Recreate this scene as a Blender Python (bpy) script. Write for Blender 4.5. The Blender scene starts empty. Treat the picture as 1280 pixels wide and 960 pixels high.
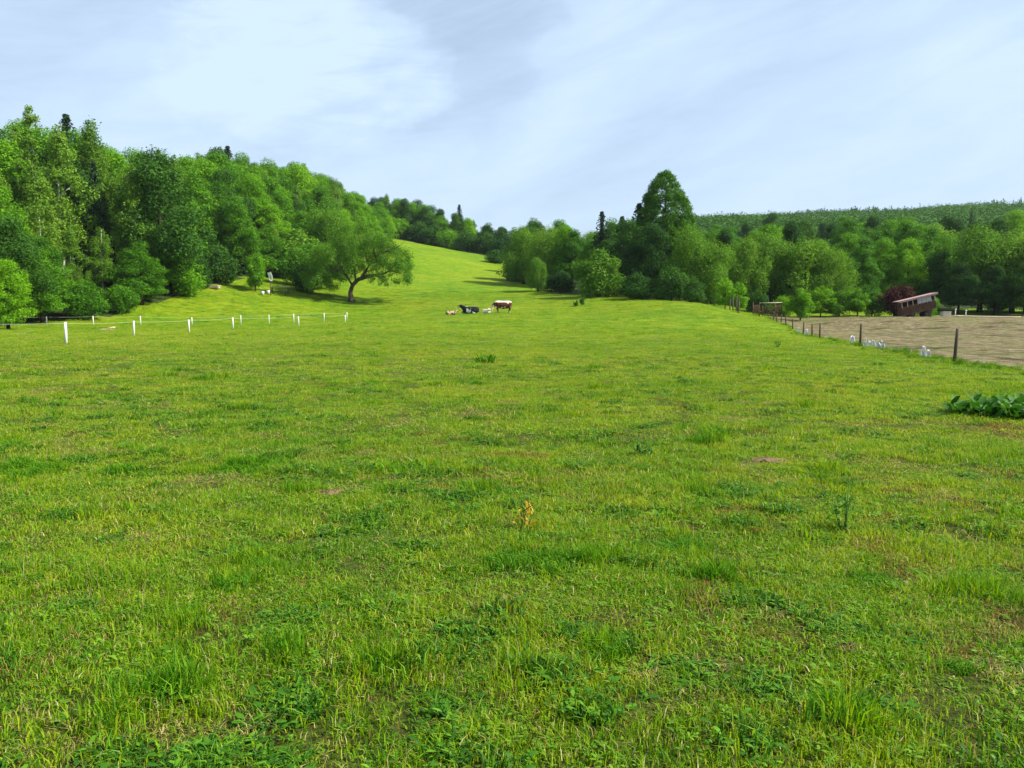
import bpy, math, random
import numpy as np
from mathutils import Vector

SC = bpy.context.scene
COL = SC.collection
R = math.radians
rng = np.random.default_rng(11)
random.seed(5)

# ------------------------------------------------------------------ camera, sky, sun, exposure
EYE = 1.6
cam_d = bpy.data.cameras.new("camera")
cam = bpy.data.objects.new("camera", cam_d)
COL.objects.link(cam)
cam_d.sensor_width = 36.0
cam_d.lens = 36.0 * 1000 / 1280
cam_d.clip_start = 0.05
cam_d.clip_end = 6000
cam.location = (0, 0, EYE)
cam.rotation_euler = (R(90 - 5.03), 0, 0)
SC.camera = cam

SUN_ELEV, SUN_AZ = R(42), math.atan2(1.0, -0.14)     # azimuth from +Y towards +X
SUNV = Vector((math.sin(SUN_AZ) * math.cos(SUN_ELEV), math.cos(SUN_AZ) * math.cos(SUN_ELEV), math.sin(SUN_ELEV)))
sun_d = bpy.data.lights.new("sun", 'SUN')
sun_d.energy = 5.0
sun_d.angle = R(0.5)
sun_d.color = (1.0, 0.94, 0.82)
sun = bpy.data.objects.new("sun", sun_d)
COL.objects.link(sun)
sun.location = (30, 0, 60)
sun.rotation_euler = SUNV.to_track_quat('Z', 'Y').to_euler()

world = bpy.data.worlds.new("World")
SC.world = world
world.use_nodes = True
wt = world.node_tree
wn, wl = wt.nodes, wt.links
wn.clear()


def N(tree, kind, **kw):
    n = tree.nodes.new(kind)
    for k, v in kw.items():
        if k.startswith('i_'):
            key = k[2:]
            n.inputs[int(key) if key.isdigit() else key].default_value = v
        else:
            setattr(n, k, v)
    return n


def math_n(tree, op, a, b=None, clamp=False):
    n = tree.nodes.new('ShaderNodeMath')
    n.operation = op
    n.use_clamp = clamp
    for i, v in enumerate((a, b)):
        if v is None:
            continue
        if isinstance(v, (int, float)):
            n.inputs[i].default_value = v
        else:
            tree.links.new(v, n.inputs[i])
    return n.outputs[0]


def ramp(tree, fac, stops):
    n = tree.nodes.new('ShaderNodeValToRGB')
    e = n.color_ramp.elements
    while len(e) < len(stops):
        e.new(0.5)
    for el, (p, c) in zip(e, stops):
        el.position = p
        el.color = (c[0], c[1], c[2], 1) if not isinstance(c, (int, float)) else (c, c, c, 1)
    tree.links.new(fac, n.inputs[0])
    return n.outputs[0]


def mixc(tree, fac, a, b, mode='MIX'):
    n = tree.nodes.new('ShaderNodeMix')
    n.data_type = 'RGBA'
    n.blend_type = mode
    for sock, v in ((n.inputs[0], fac), (n.inputs[6], a), (n.inputs[7], b)):
        if isinstance(v, (int, float)):
            sock.default_value = v
        elif isinstance(v, tuple):
            sock.default_value = (v[0], v[1], v[2], 1)
        else:
            tree.links.new(v, sock)
    return n.outputs[2]


sky = N(wt, 'ShaderNodeTexSky', sky_type='NISHITA', sun_disc=False)
sky.sun_elevation = SUN_ELEV
sky.sun_rotation = SUN_AZ
sky.air_density = 1.0
sky.dust_density = 0.6
sky.ozone_density = 1.2
tc = N(wt, 'ShaderNodeTexCoord')
sep = N(wt, 'ShaderNodeSeparateXYZ')
wl.new(tc.outputs['Generated'], sep.inputs[0])
az = math_n(wt, 'ARCTAN2', sep.outputs[0], sep.outputs[1])      # bearing, 0 straight ahead of the meadow
el = math_n(wt, 'ARCSINE', sep.outputs[2])
comb = N(wt, 'ShaderNodeCombineXYZ')
wl.new(az, comb.inputs[0])
wl.new(el, comb.inputs[1])


def cloud_noise(scale, rot, sx, sy, detail, rough, dist, loc=(0, 0, 0)):
    m1 = N(wt, 'ShaderNodeMapping')
    m1.inputs['Rotation'].default_value = (0, 0, R(rot))
    wl.new(comb.outputs[0], m1.inputs[0])
    mp = N(wt, 'ShaderNodeMapping')
    mp.inputs['Scale'].default_value = (sx, sy, 1)
    mp.inputs['Location'].default_value = loc
    wl.new(m1.outputs[0], mp.inputs[0])
    nz = N(wt, 'ShaderNodeTexNoise', noise_dimensions='2D')
    nz.inputs['Scale'].default_value = scale
    nz.inputs['Detail'].default_value = detail
    nz.inputs['Roughness'].default_value = rough
    nz.inputs['Distortion'].default_value = dist
    wl.new(mp.outputs[0], nz.inputs['Vector'])
    return nz.outputs[0]


c_big = cloud_noise(2.6, -22, 1.0, 2.6, 4, 0.5, 0.2, (3.1, 1.7, 0))
c_wisp = cloud_noise(4.5, -18, 1.0, 4.5, 8, 0.6, 0.5, (0.3, 5.2, 0))
c_fine = cloud_noise(9.0, -4, 1.0, 5.5, 8, 0.62, 0.7, (7.0, 0.4, 0))
wob_a = cloud_noise(7.0, 0, 1, 1.6, 6, .6, 0, (1, 9, 0))
wob_b = cloud_noise(8.0, 0, 1, 1.6, 6, .6, 0, (5, 2, 0))


def blob(cx, cy, rx, ry, wob=.16):
    a_ = math_n(wt, 'ADD', az, math_n(wt, 'MULTIPLY', math_n(wt, 'SUBTRACT', wob_a, .5), wob * 1.6))
    e_ = math_n(wt, 'ADD', el, math_n(wt, 'MULTIPLY', math_n(wt, 'SUBTRACT', wob_b, .5), wob))
    dx = math_n(wt, 'DIVIDE', math_n(wt, 'SUBTRACT', a_, cx), rx)
    dy = math_n(wt, 'DIVIDE', math_n(wt, 'SUBTRACT', e_, cy), ry)
    d = math_n(wt, 'ADD', math_n(wt, 'MULTIPLY', dx, dx), math_n(wt, 'MULTIPLY', dy, dy))
    k = math_n(wt, 'SUBTRACT', 1.0, d, clamp=True)
    return math_n(wt, 'MULTIPLY', k, math_n(wt, 'SUBTRACT', 2.0, k))


hole = blob(-0.055, 0.33, 0.13, 0.15)        # bluer opening high ahead
bank = blob(-0.25, 0.28, 0.17, 0.10, .10)    # wispy white bank left of it
cov = math_n(wt, 'ADD', math_n(wt, 'MULTIPLY', c_big, 0.55), math_n(wt, 'MULTIPLY', c_wisp, 0.35))
cov = math_n(wt, 'ADD', cov, math_n(wt, 'MULTIPLY', c_fine, 0.12))
cov = math_n(wt, 'SUBTRACT', cov, math_n(wt, 'MULTIPLY', hole, 0.14))
cov = math_n(wt, 'ADD', cov, math_n(wt, 'MULTIPLY', math_n(wt, 'MULTIPLY', bank, c_fine), 0.42))
cov = ramp(wt, cov, [(0.20, 0.46), (0.50, 0.76), (0.72, 0.97)])
# sky low down is whiter
skyc = mixc(wt, cov, sky.outputs[0], (6.2, 7.8, 9.9))
bg = N(wt, 'ShaderNodeBackground')
bg.inputs['Strength'].default_value = 0.056
wl.new(skyc, bg.inputs[0])
wo = N(wt, 'ShaderNodeOutputWorld')
wl.new(bg.outputs[0], wo.inputs[0])

SC.view_settings.view_transform = 'Standard'
SC.view_settings.look = 'None'
SC.view_settings.gamma = 1
SC.view_settings.exposure = 1.05
SC.render.engine = 'CYCLES'
SC.cycles.max_bounces = 5
SC.cycles.diffuse_bounces = 3
SC.cycles.glossy_bounces = 2
SC.cycles.transmission_bounces = 3
SC.cycles.caustics_reflective = False
SC.cycles.caustics_refractive = False
SC.cycles.use_denoising = True


# ------------------------------------------------------------------ terrain
def W(px, D):
    """lateral metres of something D metres ahead seen at column px of the photograph"""
    return (px - 640) / 1000 * D


def HP(py, D):
    return EYE - (py - 392) * D / 1000


ctrl = [
    # near meadow
    (0, -60, 0), (-60, -40, .3), (60, -40, -.2), (0, 0, 0), (-5, 8, 0), (5, 8, 0), (0, 20, 0), (-15, 25, .1), (12, 22, -.05),
    (0, 40, .0), (-15, 45, .05), (-22, 40, .08), (0, 65, .25), (-28, 62, -.05), (-45, 60, .3), (14, 60, .1),
    (-30, 80, .05), (-47, 92, .45), (-30, 100, .25), (-12, 85, .7), (0, 90, 1.2), (12, 85, .9), (-60, 88, 1.2),
    (-4, 105, 1.7), (10, 105, 2.0), (-20, 115, 1.2), (-26, 130, 3.5), (-10, 125, 3.2), (-3, 140, 4.6),
    # left forest
    (-47, 118, 5.0), (-40, 135, 6.3), (-60, 110, 6), (-46, 150, 8.6), (-87, 150, 19), (-80, 174, 21), (-40, 190, 13),
    (-80, 229, 29), (-70, 259, 31), (-60, 300, 32), (-41, 240, 21), (-43, 285, 28), (-110, 110, 16), (-130, 200, 38),
    (-85, 90, 5), (-200, 300, 55), (-200, 100, 30), (-200, 0, 14), (-300, 400, 60), (-90, 0, 2),
    # the climbing meadow
    (-20, 160, 7.5), (-8, 190, 10.3), (-25, 220, 17.5), (-15, 240, 18.2), (-40.6, 290, 28.3), (-22, 281, 24), (-11, 272, 21.6),
    (0, 262, 19.2), (1, 170, 7.6), (2, 205, 11.5), (-8, 215, 13.5), (12, 215, 12),
    (-40, 325, 31), (-10, 330, 25), (10, 300, 20), (-60, 400, 36), (0, 420, 26), (0, 600, 30), (-100, 600, 40), (-100, 900, 30),
    # right wood edge
    (1.7, 165, 7.2), (13, 126, 4.35), (23, 112, 3.3), (26, 102, 2.3), (25, 88, .95), (30, 135, 4.5), (45, 128, 2.2),
    # paddock
    (15, 23, -.15), (57, 113, 1.15), (46, 112, .85), (16, 29, -.2), (18.7, 43, -.16), (21.8, 57, -.2), (28, 80, -.12), (33, 100, .25), (38, 116, .95), (60, 60, -.35),
    (40, 40, -.3), (60, 90, .1), (50, 120, 1.2), (64, 123, 1.2), (85, 125, 1.4), (110, 130, 1.8), (90, 60, -.3), (120, 80, .2),
    # right hill
    (30, 200, 9), (60, 200, 9.5), (110, 200, 10.5), (150, 220, 13), (25, 300, 20), (100, 300, 22), (200, 300, 24),
    (80, 420, 38), (190, 420, 38), (60, 550, 50), (200, 550, 58), (350, 550, 62), (130, 700, 62), (200, 700, 72), (320, 700, 78), (480, 700, 84), (700, 700, 80),
    (300, 900, 40), (600, 900, 40), (0, 900, 20), (700, 300, 40), (300, 100, 4), (300, 0, 2), (0, 1500, -20), (900, 1500, -20), (-700, 1500, -20),
    (-700, 0, 40), (900, 0, 10), (0, -300, 0),
]
CP = np.array(ctrl, float)


def phi(d2):
    return np.sqrt(d2 + 90.0)


_A = phi(((CP[:, None, :2] - CP[None, :, :2]) ** 2).sum(-1))
_n = len(CP)
_P = np.c_[np.ones(_n), CP[:, :2] / 100]
_M = np.block([[_A, _P], [_P.T, np.zeros((3, 3))]])
_w = np.linalg.solve(_M, np.r_[CP[:, 2], np.zeros(3)])


def vnoise(x, y, seed=0):
    """smooth value noise in 0..1"""
    xi = np.floor(x).astype(np.int64)
    yi = np.floor(y).astype(np.int64)
    fx = x - xi
    fy = y - yi
    fx = fx * fx * (3 - 2 * fx)
    fy = fy * fy * (3 - 2 * fy)

    def hsh(a, b):
        h = (a * 374761393 + b * 668265263 + seed * 1442695041) & 0x7fffffff
        h = ((h ^ (h >> 13)) * 1274126177) & 0x7fffffff
        return ((h ^ (h >> 16)) & 0xffff) / 65535.0
    return ((hsh(xi, yi) * (1 - fx) + hsh(xi + 1, yi) * fx) * (1 - fy)
            + (hsh(xi, yi + 1) * (1 - fx) + hsh(xi + 1, yi + 1) * fx) * fy)


def fbm(x, y, seed=0, o=3):
    t = 0
    a = 1.0
    s = 0
    for k in range(o):
        t = t + a * vnoise(x * 2 ** k, y * 2 ** k, seed + k * 17)
        s += a
        a *= .5
    return t / s


def raw_h(x, y):
    x = np.asarray(x, float).ravel()
    y = np.asarray(y, float).ravel()
    out = np.empty(len(x))
    for i in range(0, len(x), 20000):
        sl = slice(i, i + 20000)
        d2 = (x[sl, None] - CP[None, :, 0]) ** 2 + (y[sl, None] - CP[None, :, 1]) ** 2
        out[sl] = phi(d2) @ _w[:_n] + _w[_n] + _w[_n + 1] * x[sl] / 100 + _w[_n + 2] * y[sl] / 100
    dist = np.hypot(x, y)
    amp = np.clip(dist / 60, .35, 1)
    out += (fbm(x / 3.1, y / 3.1, 3) - .5) * .14 * amp
    out += (vnoise(x / .8, y / .8, 9) - .5) * .05
    out += (fbm(x / 16, y / 16, 23) - .5) * .35 * np.clip((dist - 15) / 60, 0, 1)
    return out


def axis(lo, hi, d0, g, n0):
    a = [0.0]
    step = d0
    while a[-1] < hi:
        a.append(a[-1] + step)
        if len(a) > n0:
            step *= g
    b = [0.0]
    step = d0
    while b[-1] > lo:
        b.append(b[-1] - step)
        if len(b) > n0:
            step *= g
    return np.array(b[:0:-1] + a)


GX = axis(-800, 950, .4, 1.035, 45)
GY = axis(-60, 1500, .4, 1.022, 70)
_gx, _gy = np.meshgrid(GX, GY)
GZ = raw_h(_gx, _gy).reshape(_gx.shape)


def H(x, y):
    """height of the ground mesh"""
    x = np.atleast_1d(np.asarray(x, float))
    y = np.atleast_1d(np.asarray(y, float))
    i = np.clip(np.searchsorted(GX, x) - 1, 0, len(GX) - 2)
    j = np.clip(np.searchsorted(GY, y) - 1, 0, len(GY) - 2)
    fx = np.clip((x - GX[i]) / (GX[i + 1] - GX[i]), 0, 1)
    fy = np.clip((y - GY[j]) / (GY[j + 1] - GY[j]), 0, 1)
    return (GZ[j, i] * (1 - fx) + GZ[j, i + 1] * fx) * (1 - fy) + (GZ[j + 1, i] * (1 - fx) + GZ[j + 1, i + 1] * fx) * fy


def h1(x, y):
    return float(H(x, y)[0])


# ------------------------------------------------------------------ helpers
def mesh_np(name, V, F, mats=(), mi=None, attrs=None, smooth=False):
    """F: (n,k) array"""
    V = np.asarray(V, np.float32)
    F = np.asarray(F, np.int32)
    me = bpy.data.meshes.new(name)
    me.vertices.add(len(V))
    me.vertices.foreach_set('co', V.ravel())
    if len(F):
        n, k = F.shape
        me.loops.add(n * k)
        me.loops.foreach_set('vertex_index', F.ravel())
        me.polygons.add(n)
        me.polygons.foreach_set('loop_start', np.arange(0, n * k, k, dtype=np.int32))
        if mi is not None:
            me.polygons.foreach_set('material_index', np.asarray(mi, np.int32))
    for m in mats:
        me.materials.append(m)
    me.update(calc_edges=True)
    if attrs:
        for an, (dom, typ, val) in attrs.items():
            a = me.attributes.new(an, typ, dom)
            key = 'vector' if typ == 'FLOAT_VECTOR' else 'value'
            a.data.foreach_set(key, np.asarray(val).ravel())
    if smooth and len(F):
        me.polygons.foreach_set('use_smooth', np.ones(len(F), bool))
    return me


def put(name, data, parent=None, loc=(0, 0, 0), rot=(0, 0, 0), scale=(1, 1, 1)):
    o = bpy.data.objects.new(name, data)
    COL.objects.link(o)
    if parent is not None:
        o.parent = parent
    o.location = loc
    o.rotation_euler = rot
    o.scale = scale
    return o


def tag(o, label=None, cat=None, group=None, kind=None):
    if label:
        o['label'] = label
    if cat:
        o['category'] = cat
    if group:
        o['group'] = group
    if kind:
        o['kind'] = kind
    return o


class MB:
    """collects quads"""

    def __init__(s):
        s.V = []
        s.F = []
        s.M = []

    def add(s, V, F, m=0):
        b = len(s.V)
        s.V += [tuple(v) for v in V]
        for f in F:
            s.F.append(tuple(b + i for i in f))
            s.M.append(m)

    def box(s, c, size, rotz=0, tilt=0, m=0, taper=1.0):
        hx, hy, hz = size[0] / 2, size[1] / 2, size[2] / 2
        V = []
        for sz in (-1, 1):
            t = taper if sz > 0 else 1
            for sx, sy in ((-1, -1), (1, -1), (1, 1), (-1, 1)):
                x, y, z = sx * hx * t, sy * hy * t, sz * hz
                x, z = x * math.cos(tilt) - z * math.sin(tilt), x * math.sin(tilt) + z * math.cos(tilt)
                x, y = x * math.cos(rotz) - y * math.sin(rotz), x * math.sin(rotz) + y * math.cos(rotz)
                V.append((c[0] + x, c[1] + y, c[2] + z))
        s.add(V, [(0, 3, 2, 1), (4, 5, 6, 7), (0, 1, 5, 4), (1, 2, 6, 5), (2, 3, 7, 6), (3, 0, 4, 7)], m)

    def tube(s, pts, rad, n=7, m=0, wob=0.0):
        pts = [Vector(p) for p in pts]
        V = []
        prev = None
        for i, p in enumerate(pts):
            d = (pts[min(i + 1, len(pts) - 1)] - pts[max(i - 1, 0)]).normalized()
            if prev is None:
                a = d.orthogonal().normalized()
            else:
                a = (prev - d * prev.dot(d)).normalized()
            prev = a
            b = d.cross(a)
            for k in range(n):
                t = 2 * math.pi * k / n
                r = rad[i] * (1 + wob * math.sin(k * 2.3 + i * 1.1))
                V.append(p + (a * math.cos(t) + b * math.sin(t)) * r)
        F = []
        for i in range(len(pts) - 1):
            for k in range(n):
                k2 = (k + 1) % n
                F.append((i * n + k, i * n + k2, (i + 1) * n + k2, (i + 1) * n + k))
        F.append(tuple(range(n))[::-1])
        F.append(tuple((len(pts) - 1) * n + k for k in range(n)))
        s.add(V, F, m)

    def mesh(s, name, *mats, smooth=False):
        me = bpy.data.meshes.new(name)
        me.from_pydata(s.V, [], s.F)
        for m in mats:
            me.materials.append(m)
        me.polygons.foreach_set('material_index', s.M)
        if smooth:
            me.polygons.foreach_set('use_smooth', [True] * len(s.F))
        me.update()
        return me


def new_mat(name):
    m = bpy.data.materials.new(name)
    m.use_nodes = True
    t = m.node_tree
    t.nodes.clear()
    return m, t


def tex(t, scale, detail=4, rough=.55, coord=None, dims='3D', stretch=None):
    n = t.nodes.new('ShaderNodeTexNoise')
    n.inputs['Scale'].default_value = scale
    n.inputs['Detail'].default_value = detail
    n.inputs['Roughness'].default_value = rough
    if coord is None:
        g = t.nodes.new('ShaderNodeNewGeometry')
        coord = g.outputs['Position']
    if stretch:
        mp = t.nodes.new('ShaderNodeMapping')
        mp.inputs['Scale'].default_value = stretch
        t.links.new(coord, mp.inputs[0])
        coord = mp.outputs[0]
    t.links.new(coord, n.inputs['Vector'])
    return n.outputs[0]


def finish(t, color, rough=.8, bump=None, bstr=.4, bdist=.05, spec=.3, trans=0.0, metal=0.0):
    out = t.nodes.new('ShaderNodeOutputMaterial')
    p = t.nodes.new('ShaderNodeBsdfPrincipled')
    if isinstance(color, tuple):
        p.inputs['Base Color'].default_value = (*color, 1)
    else:
        t.links.new(color, p.inputs['Base Color'])
    p.inputs['Roughness'].default_value = rough
    p.inputs['Specular IOR Level'].default_value = spec
    p.inputs['Metallic'].default_value = metal
    if bump is not None:
        b = t.nodes.new('ShaderNodeBump')
        b.inputs['Strength'].default_value = bstr
        b.inputs['Distance'].default_value = bdist
        t.links.new(bump, b.inputs['Height'])
        t.links.new(b.outputs[0], p.inputs['Normal'])
    if trans > 0:
        tr = t.nodes.new('ShaderNodeBsdfTranslucent')
        if isinstance(color, tuple):
            tr.inputs[0].default_value = (*color, 1)
        else:
            t.links.new(mixc(t, 1.0, color, (1.25, 1.15, .5), 'MULTIPLY'), tr.inputs[0])
        mx = t.nodes.new('ShaderNodeMixShader')
        mx.inputs[0].default_value = trans
        t.links.new(p.outputs[0], mx.inputs[1])
        t.links.new(tr.outputs[0], mx.inputs[2])
        t.links.new(mx.outputs[0], out.inputs[0])
    else:
        t.links.new(p.outputs[0], out.inputs[0])


def simple_mat(name, c1, c2, scale=4, rough=.8, bstr=.4, bdist=.02, stretch=None, spec=.25, metal=0):
    m, t = new_mat(name)
    co = t.nodes.new('ShaderNodeTexCoord').outputs['Object']
    nz = tex(t, scale, 6, .6, coord=co, stretch=stretch)
    finish(t, ramp(t, nz, [(.3, c1), (.7, c2)]), rough, nz, bstr, bdist, spec, metal=metal)
    return m


# colours of the sward: shared between ground and blades so they agree
def sward_color(t, blades):
    g = t.nodes.new('ShaderNodeNewGeometry').outputs['Position']
    big = tex(t, .055, 4, .6, g)
    mid = tex(t, .42, 4, .6, g)
    sml = tex(t, 2.4, 3, .6, g)
    f = math_n(t, 'ADD', math_n(t, 'MULTIPLY', big, .45), math_n(t, 'MULTIPLY', mid, .45))
    f = math_n(t, 'ADD', f, math_n(t, 'MULTIPLY', sml, .30))
    f = math_n(t, 'SUBTRACT', f, .06)
    if blades:
        oi = t.nodes.new('ShaderNodeObjectInfo').outputs['Random']
        f = math_n(t, 'ADD', f, math_n(t, 'MULTIPLY', math_n(t, 'SUBTRACT', oi, .5), .20))
        at = t.nodes.new('ShaderNodeAttribute')
        at.attribute_name = 'tint'
        f = math_n(t, 'ADD', f, math_n(t, 'MULTIPLY', math_n(t, 'SUBTRACT', at.outputs['Fac'], .5), .26))
    c = ramp(t, f, [(.33, (.055, .175, .004)), (.45, (.130, .280, .004)), (.58, (.225, .350, .005)), (.74, (.345, .375, .025))])
    return c, at.outputs['Fac'] if blades else None, g


MAT_BLADE, t = new_mat('grass_blade')
c, _, _ = sward_color(t, True)
finish(t, c, .6, spec=.16, trans=.44)
MAT_LUSH, t = new_mat('lush_grass')
at = t.nodes.new('ShaderNodeAttribute')
at.attribute_name = 'tint'
c = ramp(t, at.outputs['Fac'], [(0, (.028, .130, .003)), (.7, (.080, .230, .005)), (1, (.17, .33, .010))])
finish(t, c, .65, spec=.15, trans=.38)
MAT_DEEP, t = new_mat('dark_grass')
at = t.nodes.new('ShaderNodeAttribute')
at.attribute_name = 'tint'
finish(t, ramp(t, at.outputs['Fac'], [(0, (.016, .080, .003)), (.7, (.048, .160, .004)), (1, (.12, .28, .010))]), .6, spec=.2, trans=.25)
MAT_RUSSET, t = new_mat('russet_thatch')
at = t.nodes.new('ShaderNodeAttribute')
at.attribute_name = 'tint'
finish(t, ramp(t, at.outputs['Fac'], [(0, (.08, .04, .012)), (.6, (.20, .115, .03)), (1, (.33, .22, .08))]), .8, spec=.1, trans=.2)
MAT_BROAD, t = new_mat('meadow_herb')
at = t.nodes.new('ShaderNodeAttribute')
at.attribute_name = 'tint'
c = ramp(t, at.outputs['Fac'], [(0, (.045, .150, .006)), (.6, (.095, .23, .008)), (1, (.17, .30, .02))])
finish(t, c, .6, spec=.18, trans=.34)
MAT_STRAW, t = new_mat('dry_grass')
at = t.nodes.new('ShaderNodeAttribute')
at.attribute_name = 'tint'
c = ramp(t, at.outputs['Fac'], [(0, (.16, .12, .035)), (.5, (.30, .25, .08)), (1, (.46, .40, .18))])
finish(t, c, .7, spec=.2, trans=.3)

MAT_GROUND, t = new_mat('meadow_ground')
c, _, g = sward_color(t, False)
th = tex(t, 9, 5, .7, g)
# thatch and bare soil that shows between the blades near by
soil = ramp(t, tex(t, 21, 4, .6, g), [(.3, (.032, .034, .009)), (.55, (.070, .085, .014)), (.72, (.17, .13, .045))])
near = t.nodes.new('ShaderNodeSeparateXYZ')
t.links.new(g, near.inputs[0])
# the grazed sward is sparse at the front and dense farther up the field
nf = math_n(t, 'SUBTRACT', 1.0, math_n(t, 'DIVIDE', near.outputs[1], 70.0), clamp=True)
sf = math_n(t, 'MULTIPLY', ramp(t, th, [(.50, 1.0), (.74, .45)]), nf)
c = mixc(t, sf, c, soil)
hi = tex(t, 1.1, 6, .7, g)
c = mixc(t, 1.0, c, ramp(t, hi, [(.32, .42), (.68, .70)]), 'MULTIPLY')  # mottled darkening of the ground colour, standing in for the blades' self-shading
finish(t, c, .95, math_n(t, 'ADD', hi, math_n(t, 'MULTIPLY', th, .4)), .9, .22, .1)

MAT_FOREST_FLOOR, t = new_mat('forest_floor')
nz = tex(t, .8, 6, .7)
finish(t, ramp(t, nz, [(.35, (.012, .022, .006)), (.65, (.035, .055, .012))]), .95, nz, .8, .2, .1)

# ------------------------------------------------------------------ ground
ny, nx = GZ.shape
V = np.c_[_gx.ravel(), _gy.ravel(), GZ.ravel()]
ii, jj = np.meshgrid(np.arange(nx - 1), np.arange(ny - 1))
a = (jj * nx + ii).ravel()
F = np.c_[a, a + 1, a + nx + 1, a + nx]
fx = V[F].mean(1)


def poly_in(poly, x, y):
    x = np.asarray(x, float)
    y = np.asarray(y, float)
    inside = np.zeros(x.shape, bool)
    n = len(poly)
    for i in range(n):
        x0, y0 = poly[i]
        x1, y1 = poly[(i + 1) % n]
        cond = ((y0 > y) != (y1 > y)) & (x < (x1 - x0) * (y - y0) / (y1 - y0 + 1e-12) + x0)
        inside ^= cond
    return inside


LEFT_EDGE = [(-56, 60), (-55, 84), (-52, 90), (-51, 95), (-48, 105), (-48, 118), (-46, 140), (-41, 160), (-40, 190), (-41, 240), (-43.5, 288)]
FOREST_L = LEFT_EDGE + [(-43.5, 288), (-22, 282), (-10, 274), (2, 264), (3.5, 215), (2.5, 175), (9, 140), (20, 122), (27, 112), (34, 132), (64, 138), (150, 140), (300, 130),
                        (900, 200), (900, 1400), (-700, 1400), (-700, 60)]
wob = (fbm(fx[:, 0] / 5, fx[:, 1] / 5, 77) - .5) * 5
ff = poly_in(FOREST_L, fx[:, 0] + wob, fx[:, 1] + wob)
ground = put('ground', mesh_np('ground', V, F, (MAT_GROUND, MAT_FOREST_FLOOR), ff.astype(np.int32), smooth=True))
tag(ground, kind='structure', label='grazed meadow rising to a hill behind')

# bare paddock on the right
FENCE = [(13.6, 16), (14.9, 22.5), (16.05, 29), (18.7, 43), (21.9, 57), (28.0, 80), (33.0, 100), (37.0, 116)]


def fence_x(y):
    p = np.array(FENCE)
    return np.interp(y, p[:, 1], p[:, 0])


py_ = np.linspace(14, 127, 230)
pu = np.linspace(0, 1, 150)
PV, PM = [], []
for j, y in enumerate(py_):
    x0 = fence_x(y) + .5 + (vnoise(np.array([y / 2.2]), np.array([3.3]), 4)[0] - .5) * 1.2
    for q in pu:
        x = x0 + q ** 1.3 * (150 - x0)
        far = 119 + min(6, max(0, (x - 58) * .25)) + 3 * (vnoise(np.array([x / 6.]), np.array([1.]), 8)[0] - .5)
        yy = min(y, far)
        PV.append((x, yy, 0))
PV = np.array(PV)
PV[:, 2] = H(PV[:, 0], PV[:, 1]) + .035 + .15 * (fbm(PV[:, 0] / .9, PV[:, 1] / .9, 41) - .3) * np.clip((PV[:, 0] - fence_x(PV[:, 1]) - .3) / 1.2, 0, 1)
n2 = len(pu)
ii, jj = np.meshgrid(np.arange(n2 - 1), np.arange(len(py_) - 1))
a = (jj * n2 + ii).ravel()
PF = np.c_[a, a + 1, a + n2 + 1, a + n2]
q = PV[PF]
ar = np.linalg.norm(np.cross(q[:, 2] - q[:, 0], q[:, 3] - q[:, 1]), axis=1)
PF = PF[ar > 1e-4]
MAT_DIRT, t = new_mat('paddock_soil')
g = t.nodes.new('ShaderNodeNewGeometry').outputs['Position']
n1 = tex(t, .16, 5, .6, g, stretch=(1, .7, 1))
n2_ = tex(t, 1.6, 6, .7, g)
n3 = tex(t, .35, 6, .65, g, stretch=(.6, 1.6, 1))
c = ramp(t, n2_, [(.34, (.060, .046, .021)), (.50, (.150, .122, .062)), (.68, (.25, .21, .12))])
c = mixc(t, ramp(t, n1, [(.50, 0.0), (.66, .45)]), c, (.085, .125, .018))
c = mixc(t, ramp(t, n3, [(.52, 0.0), (.62, .85)]), c, (.038, .026, .013))
n4 = tex(t, .9, 5, .7, g, stretch=(.3, 1.3, 1))
c = mixc(t, ramp(t, n4, [(.60, 0.0), (.70, .7)]), c, (.30, .27, .17))
finish(t, c, .95, n2_, 1.0, .3, .1)
pad = put('dirt_paddock', mesh_np('dirt_paddock', PV, PF, (MAT_DIRT,), smooth=True))
tag(pad, kind='structure')

# ------------------------------------------------------------------ grass (one object of stuff)
srcs = bpy.data.collections.new('sward_sources')


def blades(n, rad, h0, h1_, w, lean, seed, mat_ratio=((0, 1.0),), flat=0.0):
    """tuft of curved tapered blades; returns V,F,mi,tint"""
    r = np.random.default_rng(seed)
    Vs, Fs, Ms, Ts = [], [], [], []
    base = 0
    mats = [m for m, _ in mat_ratio]
    pr = np.array([p for _, p in mat_ratio])
    pr = pr / pr.sum()
    for i in range(n):
        a = r.uniform(0, 2 * math.pi)
        d = rad * math.sqrt(r.uniform())
        bx, by = d * math.cos(a), d * math.sin(a)
        h = r.uniform(h0, h1_) * (1 - .35 * d / rad)
        la = r.uniform(0, 2 * math.pi)
        L = h * lean * r.uniform(.2, 1.3)
        lx, ly = math.cos(la) * L, math.sin(la) * L
        fa = r.uniform(0, math.pi)
        wx, wy = math.cos(fa) * w / 2, math.sin(fa) * w / 2
        wx, wy = wx * r.uniform(.6, 1.4), wy * r.uniform(.6, 1.4)
        rows = ((0, 0, 0, 1), (.28, .28, .55, .85), (1, 1, 1.0 - .25 * min(1, lean), .12))
        for (ax, ay, az, ww) in rows:
            cx, cy, cz = bx + lx * ax, by + ly * ay, h * az - (.02 if az == 0 else 0)
            Vs += [(cx - wx * ww, cy - wy * ww, cz), (cx + wx * ww, cy + wy * ww, cz)]
        Fs += [(base, base + 1, base + 3, base + 2), (base + 2, base + 3, base + 5, base + 4)]
        m = int(r.choice(mats, p=pr))
        Ms += [m, m]
        tt = r.uniform()
        Ts += [tt] * 6
        base += 6
    return Vs, Fs, Ms, Ts


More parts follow.
